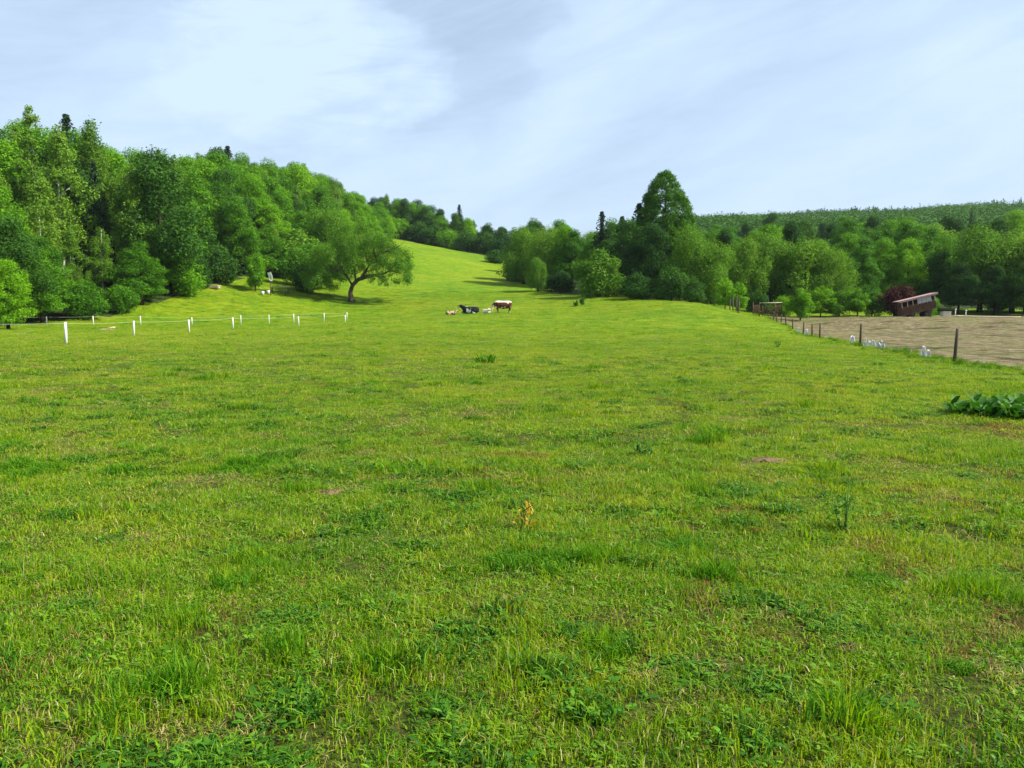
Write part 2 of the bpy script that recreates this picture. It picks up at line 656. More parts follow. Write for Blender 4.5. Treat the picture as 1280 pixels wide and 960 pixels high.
def herb(n, rad, size, seed, rise=.04, mat=2, rosettes=4):
    r = np.random.default_rng(seed)
    Vs, Fs, Ms, Ts = [], [], [], []
    base = 0
    cen = [(rad * r.uniform(-.8, .8), rad * r.uniform(-.8, .8)) for _ in range(rosettes)]
    for i in range(n):
        cx, cy = cen[i % rosettes]
        a = r.uniform(0, 2 * math.pi)
        L = size * r.uniform(.6, 1.3)
        ww = L * r.uniform(.16, .3)
        z0 = r.uniform(.005, rise)
        up = r.uniform(.1, .9)
        dx, dy = math.cos(a), math.sin(a)
        for s_, k, zz_ in ((.1, .25, 0), (.45, 1, .55 * up), (.8, .8, .8 * up), (1, .15, .7 * up)):
            px, py, pz = cx + dx * L * s_, cy + dy * L * s_, z0 + L * zz_ * .6
            Vs += [(px - dy * ww * k, py + dx * ww * k, pz), (px + dy * ww * k, py - dx * ww * k, pz)]
        for q_ in range(3):
            Fs.append((base + 2 * q_, base + 2 * q_ + 1, base + 2 * q_ + 3, base + 2 * q_ + 2))
            Ms.append(mat)
        Ts += [r.uniform()] * 8
        base += 8
    return Vs, Fs, Ms, Ts


def join(*parts):
    Vs, Fs, Ms, Ts = [], [], [], []
    for (v_, f_, m_, t_) in parts:
        b = len(Vs)
        Vs += v_
        Fs += [tuple(b + i for i in f) for f in f_]
        Ms += m_
        Ts += t_
    return Vs, Fs, Ms, Ts


def src(name, parts):
    Vs, Fs, Ms, Ts = parts
    me = mesh_np(name, Vs, Fs, (MAT_BLADE, MAT_LUSH, MAT_BROAD, MAT_STRAW, MAT_DEEP, MAT_RUSSET), Ms, {'tint': ('POINT', 'FLOAT', Ts)})
    o = bpy.data.objects.new(name, me)
    srcs.objects.link(o)


S_ = [
    ('a_short', blades(85, .17, .03, .085, .0055, .9, 1, ((0, .86), (3, .14)))),
    ('b_short', blades(85, .17, .03, .10, .005, .8, 2, ((0, .9), (3, .1)))),
    ('c_mixed', join(blades(60, .17, .04, .11, .005, .8, 3, ((0, .9), (3, .1))), herb(22, .15, .030, 4))),
    ('d_herb', join(blades(35, .17, .04, .09, .005, .8, 5, ((0, .9), (3, .1))), herb(34, .15, .034, 6, .05, 2, 8))),
    ('e_tall', blades(75, .13, .10, .21, .006, .55, 7, ((0, .75), (1, .2), (3, .05)))),
    ('f_lush', blades(95, .14, .10, .22, .0075, .6, 8, ((1, .9), (0, .1)))),
    ('g_straw', blades(70, .17, .02, .06, .0045, 1.4, 9, ((3, .75), (0, .25)))),
    ('h_stalks', join(blades(40, .16, .04, .10, .005, .8, 10, ((0, 1.),)), blades(7, .14, .16, .34, .0032, .25, 11, ((3, .6), (0, .4))))),
    ('i_clover', join(blades(20, .17, .03, .07, .005, .8, 12, ((0, 1.),)), herb(80, .16, .022, 13, .05, 2, 30))),
    ('j_deep', join(blades(70, .13, .05, .13, .007, .8, 14, ((4, .85), (0, .15))), herb(26, .12, .04, 15, .05, 4, 8))),
    ('k_russet', blades(80, .15, .015, .05, .005, 1.5, 16, ((5, .8), (0, .2)))),
]
for nm, p in S_:
    src(nm, p)
S_IDX = {nm[0]: i for i, (nm, _) in enumerate(S_)}


def sward_points():
    P, I, SC_ = [], [], []
    bands = [(1.9, 5.5, 210, .85, 1.0), (5.5, 10, 125, 1.0, 1.0), (10, 20, 55, 1.25, 1.0), (20, 40, 15, 1.9, 1.02), (40, 75, 5.0, 3.0, 1.15), (75, 150, 1.7, 5.0, 1.3)]
    for (d0, d1, dens, sxy, sz) in bands:
        wmax = .78 * d1 + 1
        n = int((d1 - d0) * 2 * wmax * dens)
        x = rng.uniform(-wmax, wmax, n)
        y = rng.uniform(d0, d1, n)
        k = np.abs(x) < .72 * y + 1.0
        x, y = x[k], y[k]
        # not on the bare paddock or the wood floor
        wb = (fbm(x / 2., y / 2., 51) - .5) * 1.6
        pad_ = (x > fence_x(y) + .45 + wb) & (y > 14)
        keep = ~(pad_ & (rng.uniform(size=len(x)) > .06 * (y < 122)))
        wf = (fbm(x / 5, y / 5, 77) - .5) * 5
        keep &= ~poly_in(FOREST_L, x + wf, y + wf)
        x, y, pd = x[keep], y[keep], pad_[keep]
        # thin patches
        bare = fbm(x / 1.1, y / 1.1, 61)
        bare2 = fbm(x / .35, y / .35, 62, 2)
        keep = rng.uniform(size=len(x)) < np.clip(2.35 - 1.2 * bare - 1.9 * bare2 + .15, .33, 1)
        x, y, pd = x[keep], y[keep], pd[keep]
        n = len(x)
        u_ = rng.uniform(size=n)
        lush = fbm(x / .8, y / .9, 71) + .25 * (fbm(x / .4, y / .4, 72) - .5)
        for (sx, sy, sr) in SPOTS:
            sr = sr * .75
            lush += .45 * np.exp(-(((x - sx) / sr) ** 2 + ((y - sy) / (sr * .8)) ** 2))
        dry = fbm(x / .8, y / .7, 81) + .07 * np.clip(-x / 8, -1, 1) * (y > 9) * (y < 60)
        idx = np.where(u_ < .34, S_IDX['a'], np.where(u_ < .62, S_IDX['b'], np.where(u_ < .80, S_IDX['c'], np.where(u_ < .84, S_IDX['d'], np.where(u_ < .90, S_IDX['i'], S_IDX['h'])))))
        u2 = rng.uniform(size=n)
        idx = np.where((lush > .70) & (u2 < .42), S_IDX['e'], idx)
        idx = np.where((lush > .82) & (u2 < .55) & (y < 25), S_IDX['f'], idx)
        idx = np.where((dry > .66) & (u2 > .5), S_IDX['g'], idx)
        idx = np.where((rng.uniform(size=n) < .03), S_IDX['g'], idx)
        deep = fbm(x / .22, y / .24, 101, 2) * .75 + fbm(x / 1.3, y / 1.3, 102, 2) * .25
        deep = np.where(lush > 1.0, deep + .04, deep) - .02 * np.clip((y - 8) / 8, 0, 1)
        rus = fbm(x / .30, y / .28, 111, 2) * .6 + fbm(x / 1.9, y / 1.9, 112, 2) * .4
        idx = np.where((deep > .64 + .02 * (y < 6)) & (rng.uniform(size=n) < .55) & (y < 30), S_IDX['j'], idx)
        idx = np.where((rus > .70) & (rng.uniform(size=n) < .8) & (y < 40), S_IDX['k'], idx)
        s = sxy * rng.uniform(.75, 1.25, n)
        z = sz * rng.uniform(.6, 1.3, n) * np.clip(.15 + 1.0 * fbm(x / .9, y / .9, 91) + 1.1 * (fbm(x / .22, y / .22, 92, 2) - .5), .25, 1.7)
        z = np.where(pd, z * .6, z)
        P.append(np.c_[x, y, H(x, y)])
        I.append(idx)
        SC_.append(np.c_[s, s, z])
    # rank grass along the foot of the wire fence and weeds strewn over the bare paddock
    n = 700
    y = 18 + 95 * rng.uniform(size=n) ** 1.3
    x = fence_x(y) + rng.normal(.1, .32, n)
    P.append(np.c_[x, y, H(x, y)])
    I.append(rng.choice([S_IDX['f'], S_IDX['h'], S_IDX['e'], S_IDX['j'], S_IDX['g']], n))
    s = rng.uniform(.7, 1.6, n)
    SC_.append(np.c_[s, s, s * rng.uniform(.5, 1.5, n)])
    n = 5200
    y = rng.uniform(18, 117, n)
    x = fence_x(y) + .5 + rng.uniform(size=n) ** 1.5 * 70
    k = fbm(x / 3.5, y / 2.2, 33) > .56
    x, y = x[k], y[k]
    n = len(x)
    P.append(np.c_[x, y, H(x, y) + .05])
    I.append(np.where(rng.uniform(size=n) < .5, S_IDX['a'], S_IDX['g']))
    s = rng.uniform(.8, 2.2, n)
    SC_.append(np.c_[s, s, rng.uniform(.4, 1.1, n)])
    return np.concatenate(P), np.concatenate(I), np.concatenate(SC_)


def ground_at(px, py):
    """where the line of sight meets the meadow (for reading positions off the photograph once)"""
    for D in np.linspace(2, 150, 1500):
        if EYE - (py - 392) * D / 1000 * (1 - .0003) <= h1(W(px, D), D):
            return W(px, D), D
    return W(px, 150), 150


SPOTS = [(*ground_at(500, 590), .45), (*ground_at(700, 715), .38), (*ground_at(760, 705), .22), (*ground_at(640, 712), .2), (*ground_at(150, 600), .6), (*ground_at(20, 590), .6),
         (*ground_at(300, 590), .4), (*ground_at(860, 690), .35), (*ground_at(1000, 680), .3), (*ground_at(420, 530), .5),
         (*ground_at(900, 730), .3), (*ground_at(280, 745), .25), (*ground_at(120, 650), .4), (*ground_at(1100, 735), .25), (*ground_at(480, 860), .12),
         (*ground_at(360, 840), .15), (*ground_at(540, 905), .12), (*ground_at(880, 900), .16), (*ground_at(1060, 930), .14), (*ground_at(230, 470), .9), (*ground_at(190, 900), .12), (*ground_at(770, 840), .14), (*ground_at(1200, 850), .2)]
GP, GI, GS = sward_points()
gme = bpy.data.meshes.new('meadow_grass')
gme.vertices.add(len(GP))
gme.vertices.foreach_set('co', GP.astype(np.float32).ravel())
at_ = gme.attributes.new('pick', 'INT', 'POINT')
at_.data.foreach_set('value', GI.astype(np.int32))
at_ = gme.attributes.new('size', 'FLOAT_VECTOR', 'POINT')
at_.data.foreach_set('vector', GS.astype(np.float32).ravel())
rot = np.c_[rng.normal(0, .08, len(GP)), rng.normal(0, .08, len(GP)), rng.uniform(0, 6.283, len(GP))]
at_ = gme.attributes.new('turn', 'FLOAT_VECTOR', 'POINT')
at_.data.foreach_set('vector', rot.astype(np.float32).ravel())
grass = put('meadow_grass', gme)
tag(grass, kind='stuff', label='short uneven grass of the grazed meadow', cat='grass')
ng = bpy.data.node_groups.new('scatter_grass', 'GeometryNodeTree')
ng.interface.new_socket(name='Geometry', in_out='INPUT', socket_type='NodeSocketGeometry')
ng.interface.new_socket(name='Geometry', in_out='OUTPUT', socket_type='NodeSocketGeometry')
gi = ng.nodes.new('NodeGroupInput')
go = ng.nodes.new('NodeGroupOutput')
ci = ng.nodes.new('GeometryNodeCollectionInfo')
ci.inputs['Collection'].default_value = srcs
ci.inputs['Separate Children'].default_value = True
ci.inputs['Reset Children'].default_value = True
iop = ng.nodes.new('GeometryNodeInstanceOnPoints')
iop.inputs['Pick Instance'].default_value = True


def named(n_, typ):
    k = ng.nodes.new('GeometryNodeInputNamedAttribute')
    k.data_type = typ
    k.inputs['Name'].default_value = n_
    return k.outputs['Attribute']


e2r = ng.nodes.new('FunctionNodeEulerToRotation')
ng.links.new(named('turn', 'FLOAT_VECTOR'), e2r.inputs[0])
ng.links.new(gi.outputs[0], iop.inputs['Points'])
ng.links.new(ci.outputs[0], iop.inputs['Instance'])
ng.links.new(named('pick', 'INT'), iop.inputs['Instance Index'])
ng.links.new(e2r.outputs[0], iop.inputs['Rotation'])
ng.links.new(named('size', 'FLOAT_VECTOR'), iop.inputs['Scale'])
ng.links.new(iop.outputs[0], go.inputs[0])
mod = grass.modifiers.new('scatter', 'NODES')
mod.node_group = ng
print('grass instances', len(GP))


# ------------------------------------------------------------------ trees
def bark_mat(name, c1, c2, birch=False):
    m, t = new_mat(name)
    co = t.nodes.new('ShaderNodeTexCoord').outputs['Object']
    if birch:
        nz = tex(t, 3, 4, .6, co, stretch=(1, 1, 3))
        finish(t, ramp(t, nz, [(.36, c2), (.44, c1)]), .7, nz, .3, .02)
    else:
        nz = tex(t, 5, 6, .7, co, stretch=(1, 1, .25))
        finish(t, ramp(t, nz, [(.3, c1), (.7, c2)]), .95, nz, .9, .06, .1)
    return m


BARK = bark_mat('bark', (.035, .026, .018), (.11, .088, .065))
BARK_DARK = bark_mat('dark_bark', (.018, .013, .009), (.055, .042, .03))
BARK_BIRCH = bark_mat('birch_bark', (.36, .35, .31), (.04, .036, .03), True)


def leaf_mat(name, c0, c1, c2, trans=.33, var=.25):
    m, t = new_mat(name)
    at = t.nodes.new('ShaderNodeAttribute')
    at.attribute_name = 'tint'
    oi = t.nodes.new('ShaderNodeObjectInfo')
    co = t.nodes.new('ShaderNodeTexCoord').outputs['Object']
    nz = tex(t, .55, 3, .6, co)
    f = math_n(t, 'ADD', math_n(t, 'MULTIPLY', at.outputs['Fac'], .45), math_n(t, 'MULTIPLY', nz, .55))
    f = math_n(t, 'ADD', f, math_n(t, 'MULTIPLY', math_n(t, 'SUBTRACT', oi.outputs['Random'], .5), var * 1.6))
    c = ramp(t, f, [(.15, c0), (.5, c1), (.85, c2)])
    finish(t, c, .7, spec=.12, trans=trans)
    return m


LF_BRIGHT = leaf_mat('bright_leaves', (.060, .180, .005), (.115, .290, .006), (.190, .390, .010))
LF_MID = leaf_mat('leaves', (.034, .120, .006), (.070, .205, .007), (.125, .290, .010))
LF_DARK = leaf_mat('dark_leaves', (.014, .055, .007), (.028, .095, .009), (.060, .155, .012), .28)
LF_BIRCH = leaf_mat('birch_leaves', (.070, .165, .012), (.110, .230, .018), (.165, .300, .028), .38)
LF_WILLOW = leaf_mat('willow_leaves', (.055, .155, .010), (.110, .245, .014), (.180, .330, .028), .36)
LF_SPRUCE = leaf_mat('spruce_needles', (.010, .034, .012), (.018, .052, .016), (.030, .075, .020), .08)
LF_LIME = leaf_mat('lime_leaves', (.016, .065, .005), (.036, .125, .007), (.080, .205, .009), .3)
LF_RED = leaf_mat('red_leaves', (.022, .008, .008), (.045, .012, .012), (.085, .022, .018), .25)
LF_DISTANT = leaf_mat('hill_leaves', (.018, .070, .010), (.034, .110, .012), (.070, .175, .014), .2, .1)


def leaves_np(C, Rr, n, size, r, up=.35, fill=.35, squash=1.0, droop=0.0):
    """C (m,3) clump centres, Rr (m,) radii -> quads spread over the clump shells"""
    m = len(C)
    w = Rr ** 2
    ci_ = r.choice(m, n, p=w / w.sum())
    d = r.normal(size=(n, 3))
    d /= np.linalg.norm(d, axis=1)[:, None]
    rad = Rr[ci_] * (1 - fill * r.uniform(size=n) ** 1.5) * (1 + .12 * r.normal(size=n))
    off = d * rad[:, None]
    off[:, 2] *= squash
    if droop:
        off[:, 2] -= droop * r.uniform(size=n) ** 2 * Rr[ci_]
    P = C[ci_] + off
    nrm = d * .8 + r.normal(size=(n, 3)) * .55
    nrm[:, 2] += up
    nrm /= np.linalg.norm(nrm, axis=1)[:, None]
    a = np.cross(nrm, r.normal(size=(n, 3)))
    a /= np.linalg.norm(a, axis=1)[:, None]
    b = np.cross(nrm, a)
    s = size * r.uniform(.55, 1.35, n)[:, None]
    V = np.stack([P - a * s * .62, P - b * s * .38, P + a * s * .62, P + b * s * .38], 1).reshape(-1, 3)
    F = np.arange(n * 4).reshape(n, 4)
    tint = np.repeat(np.clip(r.uniform(size=n) * .8 + .2 * r.uniform(size=m)[ci_], 0, 1), 4)
    return V, F, tint


def crown_clumps(h0, h1_, prof, n, cr, r, lump=.16, shell=.45):
    """clump centres filling an envelope; prof(t) gives the radius for t in 0..1 up the crown"""
    C, Rr = [], []
    ph = r.uniform(0, 6.28, 4)
    tries = 0
    while len(C) < n and tries < n * 60:
        tries += 1
        t_ = r.uniform()
        R0 = prof(t_)
        if r.uniform() > R0 / PROF_MAX:
            continue
        a_ = r.uniform(0, 6.283)
        R1 = R0 * (1 + lump * (math.sin(2 * a_ + ph[0] + t_ * 4) + .6 * math.sin(5 * a_ + ph[1] + 7 * t_)))
        c_ = cr * r.uniform(.6, 1.3)
        q_ = r.uniform() ** shell
        rr = max(0, R1 - c_ * .6) * q_
        z = h0 + (h1_ - h0) * t_
        C.append((rr * math.cos(a_), rr * math.sin(a_), z))
        Rr.append(c_)
    return np.array(C), np.array(Rr)


PROF_MAX = 5.4


def trunk_mesh(name, h, r0, top, mat, r, limbs=6, crown0=.3, spread=2.5, lean=.3, extra=0):
    mb = MB()
    pts = [(0, 0, -.5)]
    rad = [r0 * 1.35]
    lx, ly = r.uniform(-lean, lean, 2)
    K = 8
    for k in range(1, K + 1):
        t_ = k / K
        pts.append((lx * t_ + r.uniform(-.08, .08), ly * t_ + r.uniform(-.08, .08), h * top * t_))
        rad.append(r0 * (1 - .82 * t_) + .02)
    mb.tube(pts, rad, 8, wob=.06)
    for i in range(limbs):
        t_ = crown0 + (1 - crown0) * (i + .3) / limbs * .9
        k = min(K - 1, int(t_ * K))
        p = Vector(pts[k]).lerp(Vector(pts[k + 1]), t_ * K - k)
        a_ = i * 2.4 + r.uniform(-.4, .4)
        L = spread * (1.1 - .6 * t_) * r.uniform(.8, 1.2)
        q1 = p + Vector((math.cos(a_) * L * .5, math.sin(a_) * L * .5, L * .45))
        q2 = p + Vector((math.cos(a_ + .2) * L, math.sin(a_ + .2) * L, L * .8))
        rr = rad[k] * .5
        mb.tube([p, q1, q2], [rr, rr * .6, rr * .15], 5)
        a2 = a_ + .9
        q3 = q1 + Vector((math.cos(a2) * L * .5, math.sin(a2) * L * .5, L * .3))
        mb.tube([q1, q3], [rr * .5, rr * .1], 4)
    return mb.mesh(name, mat, smooth=True)


def crown_mesh(name, C, Rr, n, size, mat, r, **kw):
    V, F, tint = leaves_np(C, Rr, n, size, r, **kw)
    return mesh_np(name, V, F, (mat,), None, {'tint': ('POINT', 'FLOAT', tint)})


KINDS = {}


def kind(key, name, height, trunk, crown, cat='tree'):
    KINDS.setdefault(key, []).append((name, height, trunk, crown, cat))


def rr_(s):
    return np.random.default_rng(s)


# broadleaf kinds; every template is built at a true size (metres)
def oval(w, low=.35, p=.75):
    def f(t_):
        if t_ < low:
            return w * (.62 + .38 * math.sin(t_ / low * math.pi / 2))
        return w * max(.05, 1 - ((t_ - low) / (1 - low)) ** 2.1) ** p
    return f


for i, (mat, key, s) in enumerate([(LF_BRIGHT, 'bright', 21), (LF_BRIGHT, 'bright', 22), (LF_MID, 'mid', 23), (LF_MID, 'mid', 24), (LF_DARK, 'dark', 25), (LF_DARK, 'dark', 26)]):
    r = rr_(s)
    C, Q = crown_clumps(2.0 + (i % 2), 17.0, oval(4.5 + .5 * (i % 2), .3), 88, 1.45, r, .26, .3)
    kind(key, 'broadleaf_tree', 18.0, trunk_mesh('trunk', 18, .30, .85, BARK_DARK, r, 7, .25, 3.2),
         crown_mesh('crown', C, Q, 26000, .24, mat, r, squash=.72, up=.5))
# birches: slim, airy, white stem showing
for s in (31, 32, 33):
    r = rr_(s)
    C, Q = crown_clumps(4.5, 17.6, oval(2.9, .25, .9), 85, .85, r, .25)
    kind('birch', 'birch_tree', 18.0, trunk_mesh('trunk', 18, .15, .93, BARK_BIRCH, r, 9, .3, 2.2, .5),
         crown_mesh('crown', C, Q, 12500, .22, LF_BIRCH, r, droop=.9, fill=.6))
# thin, scarcely leaved tree
r = rr_(35)
C, Q = crown_clumps(6, 17.6, oval(2.3, .4, .9), 38, .7, r, .3)
kind('thin', 'thin_tree', 18.0, trunk_mesh('trunk', 18, .10, .92, BARK, r, 14, .3, 2.6, .6),
     crown_mesh('crown', C, Q, 6500, .22, LF_BIRCH, r, fill=.8))
# willows: soft round clumps, greyish green
for s in (41, 42, 43):
    r = rr_(s)
    C, Q = crown_clumps(.9, 10.7, oval(4.7, .42, .6), 64, 1.55, r, .24, .3)
    kind('willow', 'willow_tree', 12.0, trunk_mesh('trunk', 12, .32, .7, BARK_DARK, r, 7, .15, 4),
         crown_mesh('crown', C, Q, 24000, .21, LF_WILLOW, r, squash=1.05, up=.5))
# bushes down to the ground
for s, mat, key in ((51, LF_MID, 'bush'), (52, LF_BRIGHT, 'bush'), (53, LF_WILLOW, 'paleshrub'), (54, LF_RED, 'redbush'), (55, LF_DARK, 'darkbush')):
    r = rr_(s)
    C, Q = crown_clumps(.35, 4.2, oval(2.5, .4, .55), 46, .8, r, .2)
    kind(key, 'bush', 4.9, trunk_mesh('stem', 4, .09, .8, BARK_DARK, r, 6, .05, 1.8, .3),
         crown_mesh('foliage', C, Q, 8500, .17, mat, r), 'bush')
# young fruit tree, light and upright
for s in (58, 59):
    r = rr_(s)
    C, Q = crown_clumps(1.1, 5.3, oval(1.9, .4, .7), 36, .6, r, .3)
    kind('young', 'young_tree', 6.0, trunk_mesh('trunk', 6, .09, .85, BARK, r, 8, .2, 1.7, .2),
         crown_mesh('crown', C, Q, 6200, .17, LF_BRIGHT, r, fill=.5))


def spruce(s, H_=20.0, w=4.0, mat=LF_SPRUCE):
    r = rr_(s)
    Vs, Fs, Ts = [], [], []
    z = 1.2
    C, Q = [], []
    while z < H_ - .2:
        t_ = z / H_
        L = w * (1 - t_) ** .85 * r.uniform(.8, 1.15) + .12
        nb = 9 if t_ < .7 else 6
        a0 = r.uniform(0, 6.28)
        for k in range(nb):
            a_ = a0 + k * 6.283 / nb + r.uniform(-.2, .2)
            for q_ in np.linspace(.2, 1, max(2, int(L / .45))):
                C.append((math.cos(a_) * L * q_, math.sin(a_) * L * q_, z - L * .38 * q_ ** 1.4))
                Q.append(.14 + .30 * (1 - q_ * .6) * (1 - .5 * t_))
        z += .55 * (1 - .45 * t_)
    C = np.array(C)
    Q = np.array(Q)
    V, F, tint = leaves_np(C, Q, 15000, .30, r, up=.5, squash=.55, droop=.8)
    cr = mesh_np('crown', V, F, (mat,), None, {'tint': ('POINT', 'FLOAT', tint)})
    mb = MB()
    mb.tube([(0, 0, -.5), (0, 0, H_ * .5), (.05, 0, H_)], [.28, .16, .02], 8)
    return mb.mesh('trunk', BARK_DARK, smooth=True), cr


for s in (61, 62):
    tr_, cr_ = spruce(s)
    kind('spruce', 'spruce_tree', 20.0, tr_, cr_)


def plant(key, x, y, height, label, group=None, width=None, rz=None, name=None, cat=None, var=None, sink=.0):
    v_ = KINDS[key][(random.randrange(99) if var is None else var) % len(KINDS[key])]
    nm, h_, tr, cr, ct = v_
    s = height / h_
    w_ = s if width is None else width * s
    e = bpy.data.objects.new(name or nm, None)
    COL.objects.link(e)
    e.empty_display_size = .5
    e.location = (x, y, h1(x, y) - sink)
    e.rotation_euler = (0, 0, random.uniform(0, 6.283) if rz is None else rz)
    e.scale = (w_, w_, s)
    tag(e, label, cat or ct, group)
    put(tr.name.split('.')[0], tr, e)
    put(cr.name.split('.')[0], cr, e)
    return e


def interp(pts, x):
    p = np.array(pts, float)
    return float(np.interp(x, p[:, 0], p[:, 1]))


SKYLINE = [(-200, 120), (-60, 135), (0, 150), (28, 160), (52, 140), (80, 146), (105, 150), (135, 178), (175, 180), (220, 196), (250, 190), (290, 186), (330, 204), (370, 200), (400, 212),
           (422, 222), (440, 238), (470, 240), (500, 246), (535, 249), (550, 262), (570, 268), (600, 278), (630, 284), (648, 284), (662, 274), (685, 268), (700, 277), (745, 270), (775, 262),
           (800, 262), (860, 268), (900, 268), (960, 268), (1010, 266), (1060, 264), (1120, 264), (1180, 258), (1230, 254), (1280, 252), (1500, 240)]


RSKY = [(640, 286), (662, 276), (700, 280), (745, 274), (860, 268), (900, 277), (960, 264), (1010, 272), (1060, 262), (1110, 270), (1180, 264), (1230, 256), (1280, 252), (1500, 244)]


def top_limit(x, y, jit=5, line=None):
    """tallest a tree here may be before it would rise above the wood's known outline"""
    px = 640 + 1000 * x / y
    return EYE + (392 - interp(line or SKYLINE, px) - random.uniform(-2, jit)) * y / 1000 - h1(x, y)


ORD = ['first', 'second', 'third', 'fourth', 'fifth', 'sixth', 'seventh', 'eighth', 'ninth', 'tenth', 'eleventh', 'twelfth', 'thirteenth', 'fourteenth', 'fifteenth',
       'sixteenth', 'seventeenth', 'eighteenth', 'nineteenth', 'twentieth', 'twenty-first', 'twenty-second', 'twenty-third', 'twenty-fourth', 'twenty-fifth', 'twenty-sixth',
       'twenty-seventh', 'twenty-eighth', 'twenty-ninth', 'thirtieth', 'thirty-first', 'thirty-second', 'thirty-third', 'thirty-fourth', 'thirty-fifth']
DESC = {'bright': 'bright green broadleaf tree', 'mid': 'mid green broadleaf tree', 'dark': 'dark green broadleaf tree', 'birch': 'airy white-stemmed birch', 'thin': 'thin sparsely leaved tree',
        'spruce': 'dark pointed spruce', 'willow': 'soft grey-green willow', 'bush': 'low green bush', 'darkbush': 'low dark bush', 'paleshrub': 'low pale bush', 'young': 'small light green tree'}


def edge_x(y):
    p = np.array(LEFT_EDGE)
    return float(np.interp(y, p[:, 1], p[:, 0]))


# the left forest: rows that climb the slope behind its edge
LROWS = [(0, 6.0, 11, 'front row'), (6.5, 6.5, 17, 'second row'), (13, 7.0, 21, 'third row'), (21, 7.5, 22, 'fourth row'), (30, 8.5, 22, 'fifth row'), (40, 10, 23, 'back row')]
n_tree = 0
for ri, (off, step, hh, rname) in enumerate(LROWS):
    y = 80.0 + (ri % 2) * 3
    k = 0
    while y < 292:
        yy = y + random.uniform(-1.6, 1.6)
        x = edge_x(yy) - 2.2 - off + random.uniform(-1.8, 1.8)
        step_ = step * (1 + (yy - 80) / 500)
        y += step_
        px = 640 + 1000 * x / yy
        if px < -45 or (ri == 0 and 118 < yy < 146):
            continue
        q_ = random.random()
        if ri == 0:
            key = 'bright' if q_ < .38 else 'mid' if q_ < .70 else 'dark' if q_ < .85 else 'birch'
        else:
            key = 'bright' if q_ < .30 else 'mid' if q_ < .54 else 'dark' if q_ < .68 else 'birch' if q_ < .90 else 'thin' if q_ < .96 else 'spruce'
        h_ = hh * random.uniform(.82, 1.12)
        if ri == 0 and yy > 150:
            h_ *= 1.1
        lim = top_limit(x, yy, 9)
        if key == 'spruce':
            lim += 1.2
        if ri >= 4:
            h_ = max(h_, min(lim, 25))
        h_ = min(h_, lim)
        if h_ < 6:
            continue
        plant(key, x, yy, h_, '%s, %s from left, %s of left forest' % (DESC[key], ORD[k], rname), 'trees of the left forest',
              width=random.uniform(.88, 1.12) * (18 / h_ if h_ < 14 else 1) ** .25)
        k += 1
        n_tree += 1
# bushes that close the foot of the forest edge
k = 0
y = 80.0
while y < 285:
    if not (120 < y < 147):
        x = edge_x(y) + .6 + random.uniform(-.8, .8)
        key = random.choice(['bush', 'mid', 'bright', 'darkbush', 'mid'])
        tall_ = key in ('mid', 'bright')
        if 640 + 1000 * x / y > -20:
            plant(key, x - (.8 if tall_ else 0), y, random.uniform(6, 10) if tall_ else random.uniform(3.8, 6.2), '%s at the foot of the left forest, %s from left' % (DESC[key], ORD[k]), 'bushes along the left forest edge', width=1.5 if tall_ else 1.15)
            k += 1
    y += random.uniform(3.6, 5.6) * (1 + (y - 80) / 220)

# wood along the top of the climbing meadow
CREST = [(-46, 292), (-34, 289), (-22, 283), (-10, 275), (3, 265)]
for ri, (off, hh, rname) in enumerate([(2, 9, 'front row'), (9, 14, 'second row'), (18, 17, 'third row'), (30, 18, 'back row')]):
    k = 0
    for j in range(11):
        x = -50 + j * 5.8 + random.uniform(-1.5, 1.5)
        yy = interp(CREST, x) + off + random.uniform(-2, 2)
        q_ = random.random()
        key = 'mid' if q_ < .35 else 'dark' if q_ < .72 else 'bright' if q_ < .85 else 'birch'
        if ri == 0:
            key = random.choice(['bush', 'darkbush', 'mid', 'darkbush'])
        h_ = min(hh * random.uniform(.85, 1.15), top_limit(x, yy, 6))
        if h_ < 3:
            continue
        if ri == 0:
            h_ = min(h_, 8)
        plant(key, x, yy, h_, '%s, %s from left, hilltop wood %s' % (DESC[key], ORD[k], rname), 'trees on the hilltop above the meadow', width=1.1 if ri else 1.3)
        k += 1
for i_ in range(17):
    x_ = -47 + i_ * 3.1
    y_ = interp(CREST, x_) + 6 + random.uniform(-1, 1)
    plant('darkbush' if i_ % 3 else 'bush', x_, y_, min(random.uniform(4, 6), top_limit(x_, y_, 8)), 'undergrowth bush on the hilltop, %s from left along the highest grass' % ORD[i_],
          'trees on the hilltop above the meadow', width=1.3)
for i_, (px_, D_) in enumerate([(484, 291), (492, 293), (500, 296), (508, 294), (516, 292)]):
    plant('darkbush', W(px_, D_), D_, 4.6, 'dark hilltop gap bush, %s from left' % ORD[i_], 'trees on the hilltop above the meadow', width=1.5)
plant('spruce', W(575, 300), 300, EYE + (392 - 258) * .3 - h1(W(575, 300), 300), 'single pointed spruce standing out of the hilltop wood against the sky', 'trees on the hilltop above the meadow', width=1.2)
plant('spruce', W(292, 222), 222, EYE + (392 - 187) * .222 - h1(W(292, 222), 222), 'tallest dark spruce breaking the skyline of the left forest', 'trees of the left forest', width=1.5)
plant('spruce', W(-2, 118), 118, EYE + (392 - 142) * .118 - h1(W(-2, 118), 118), 'dark spruce top at the far left edge of the picture above the birches', 'trees of the left forest')
plant('spruce', W(96, 150), 150, EYE + (392 - 149) * .150 - h1(W(96, 150), 150), 'dark spruce tip behind the birches on the left skyline', 'trees of the left forest', width=1.5)
plant('thin', W(52, 128), 128, EYE + (392 - 134) * .128 - h1(W(52, 128), 128), 'tallest thin tree on the left skyline, nearly bare at the top', 'trees of the left forest')
plant('birch', W(172, 109), 109, 18, 'birch with a bare pale stem halfway along the left forest edge', 'trees of the left forest', var=0)
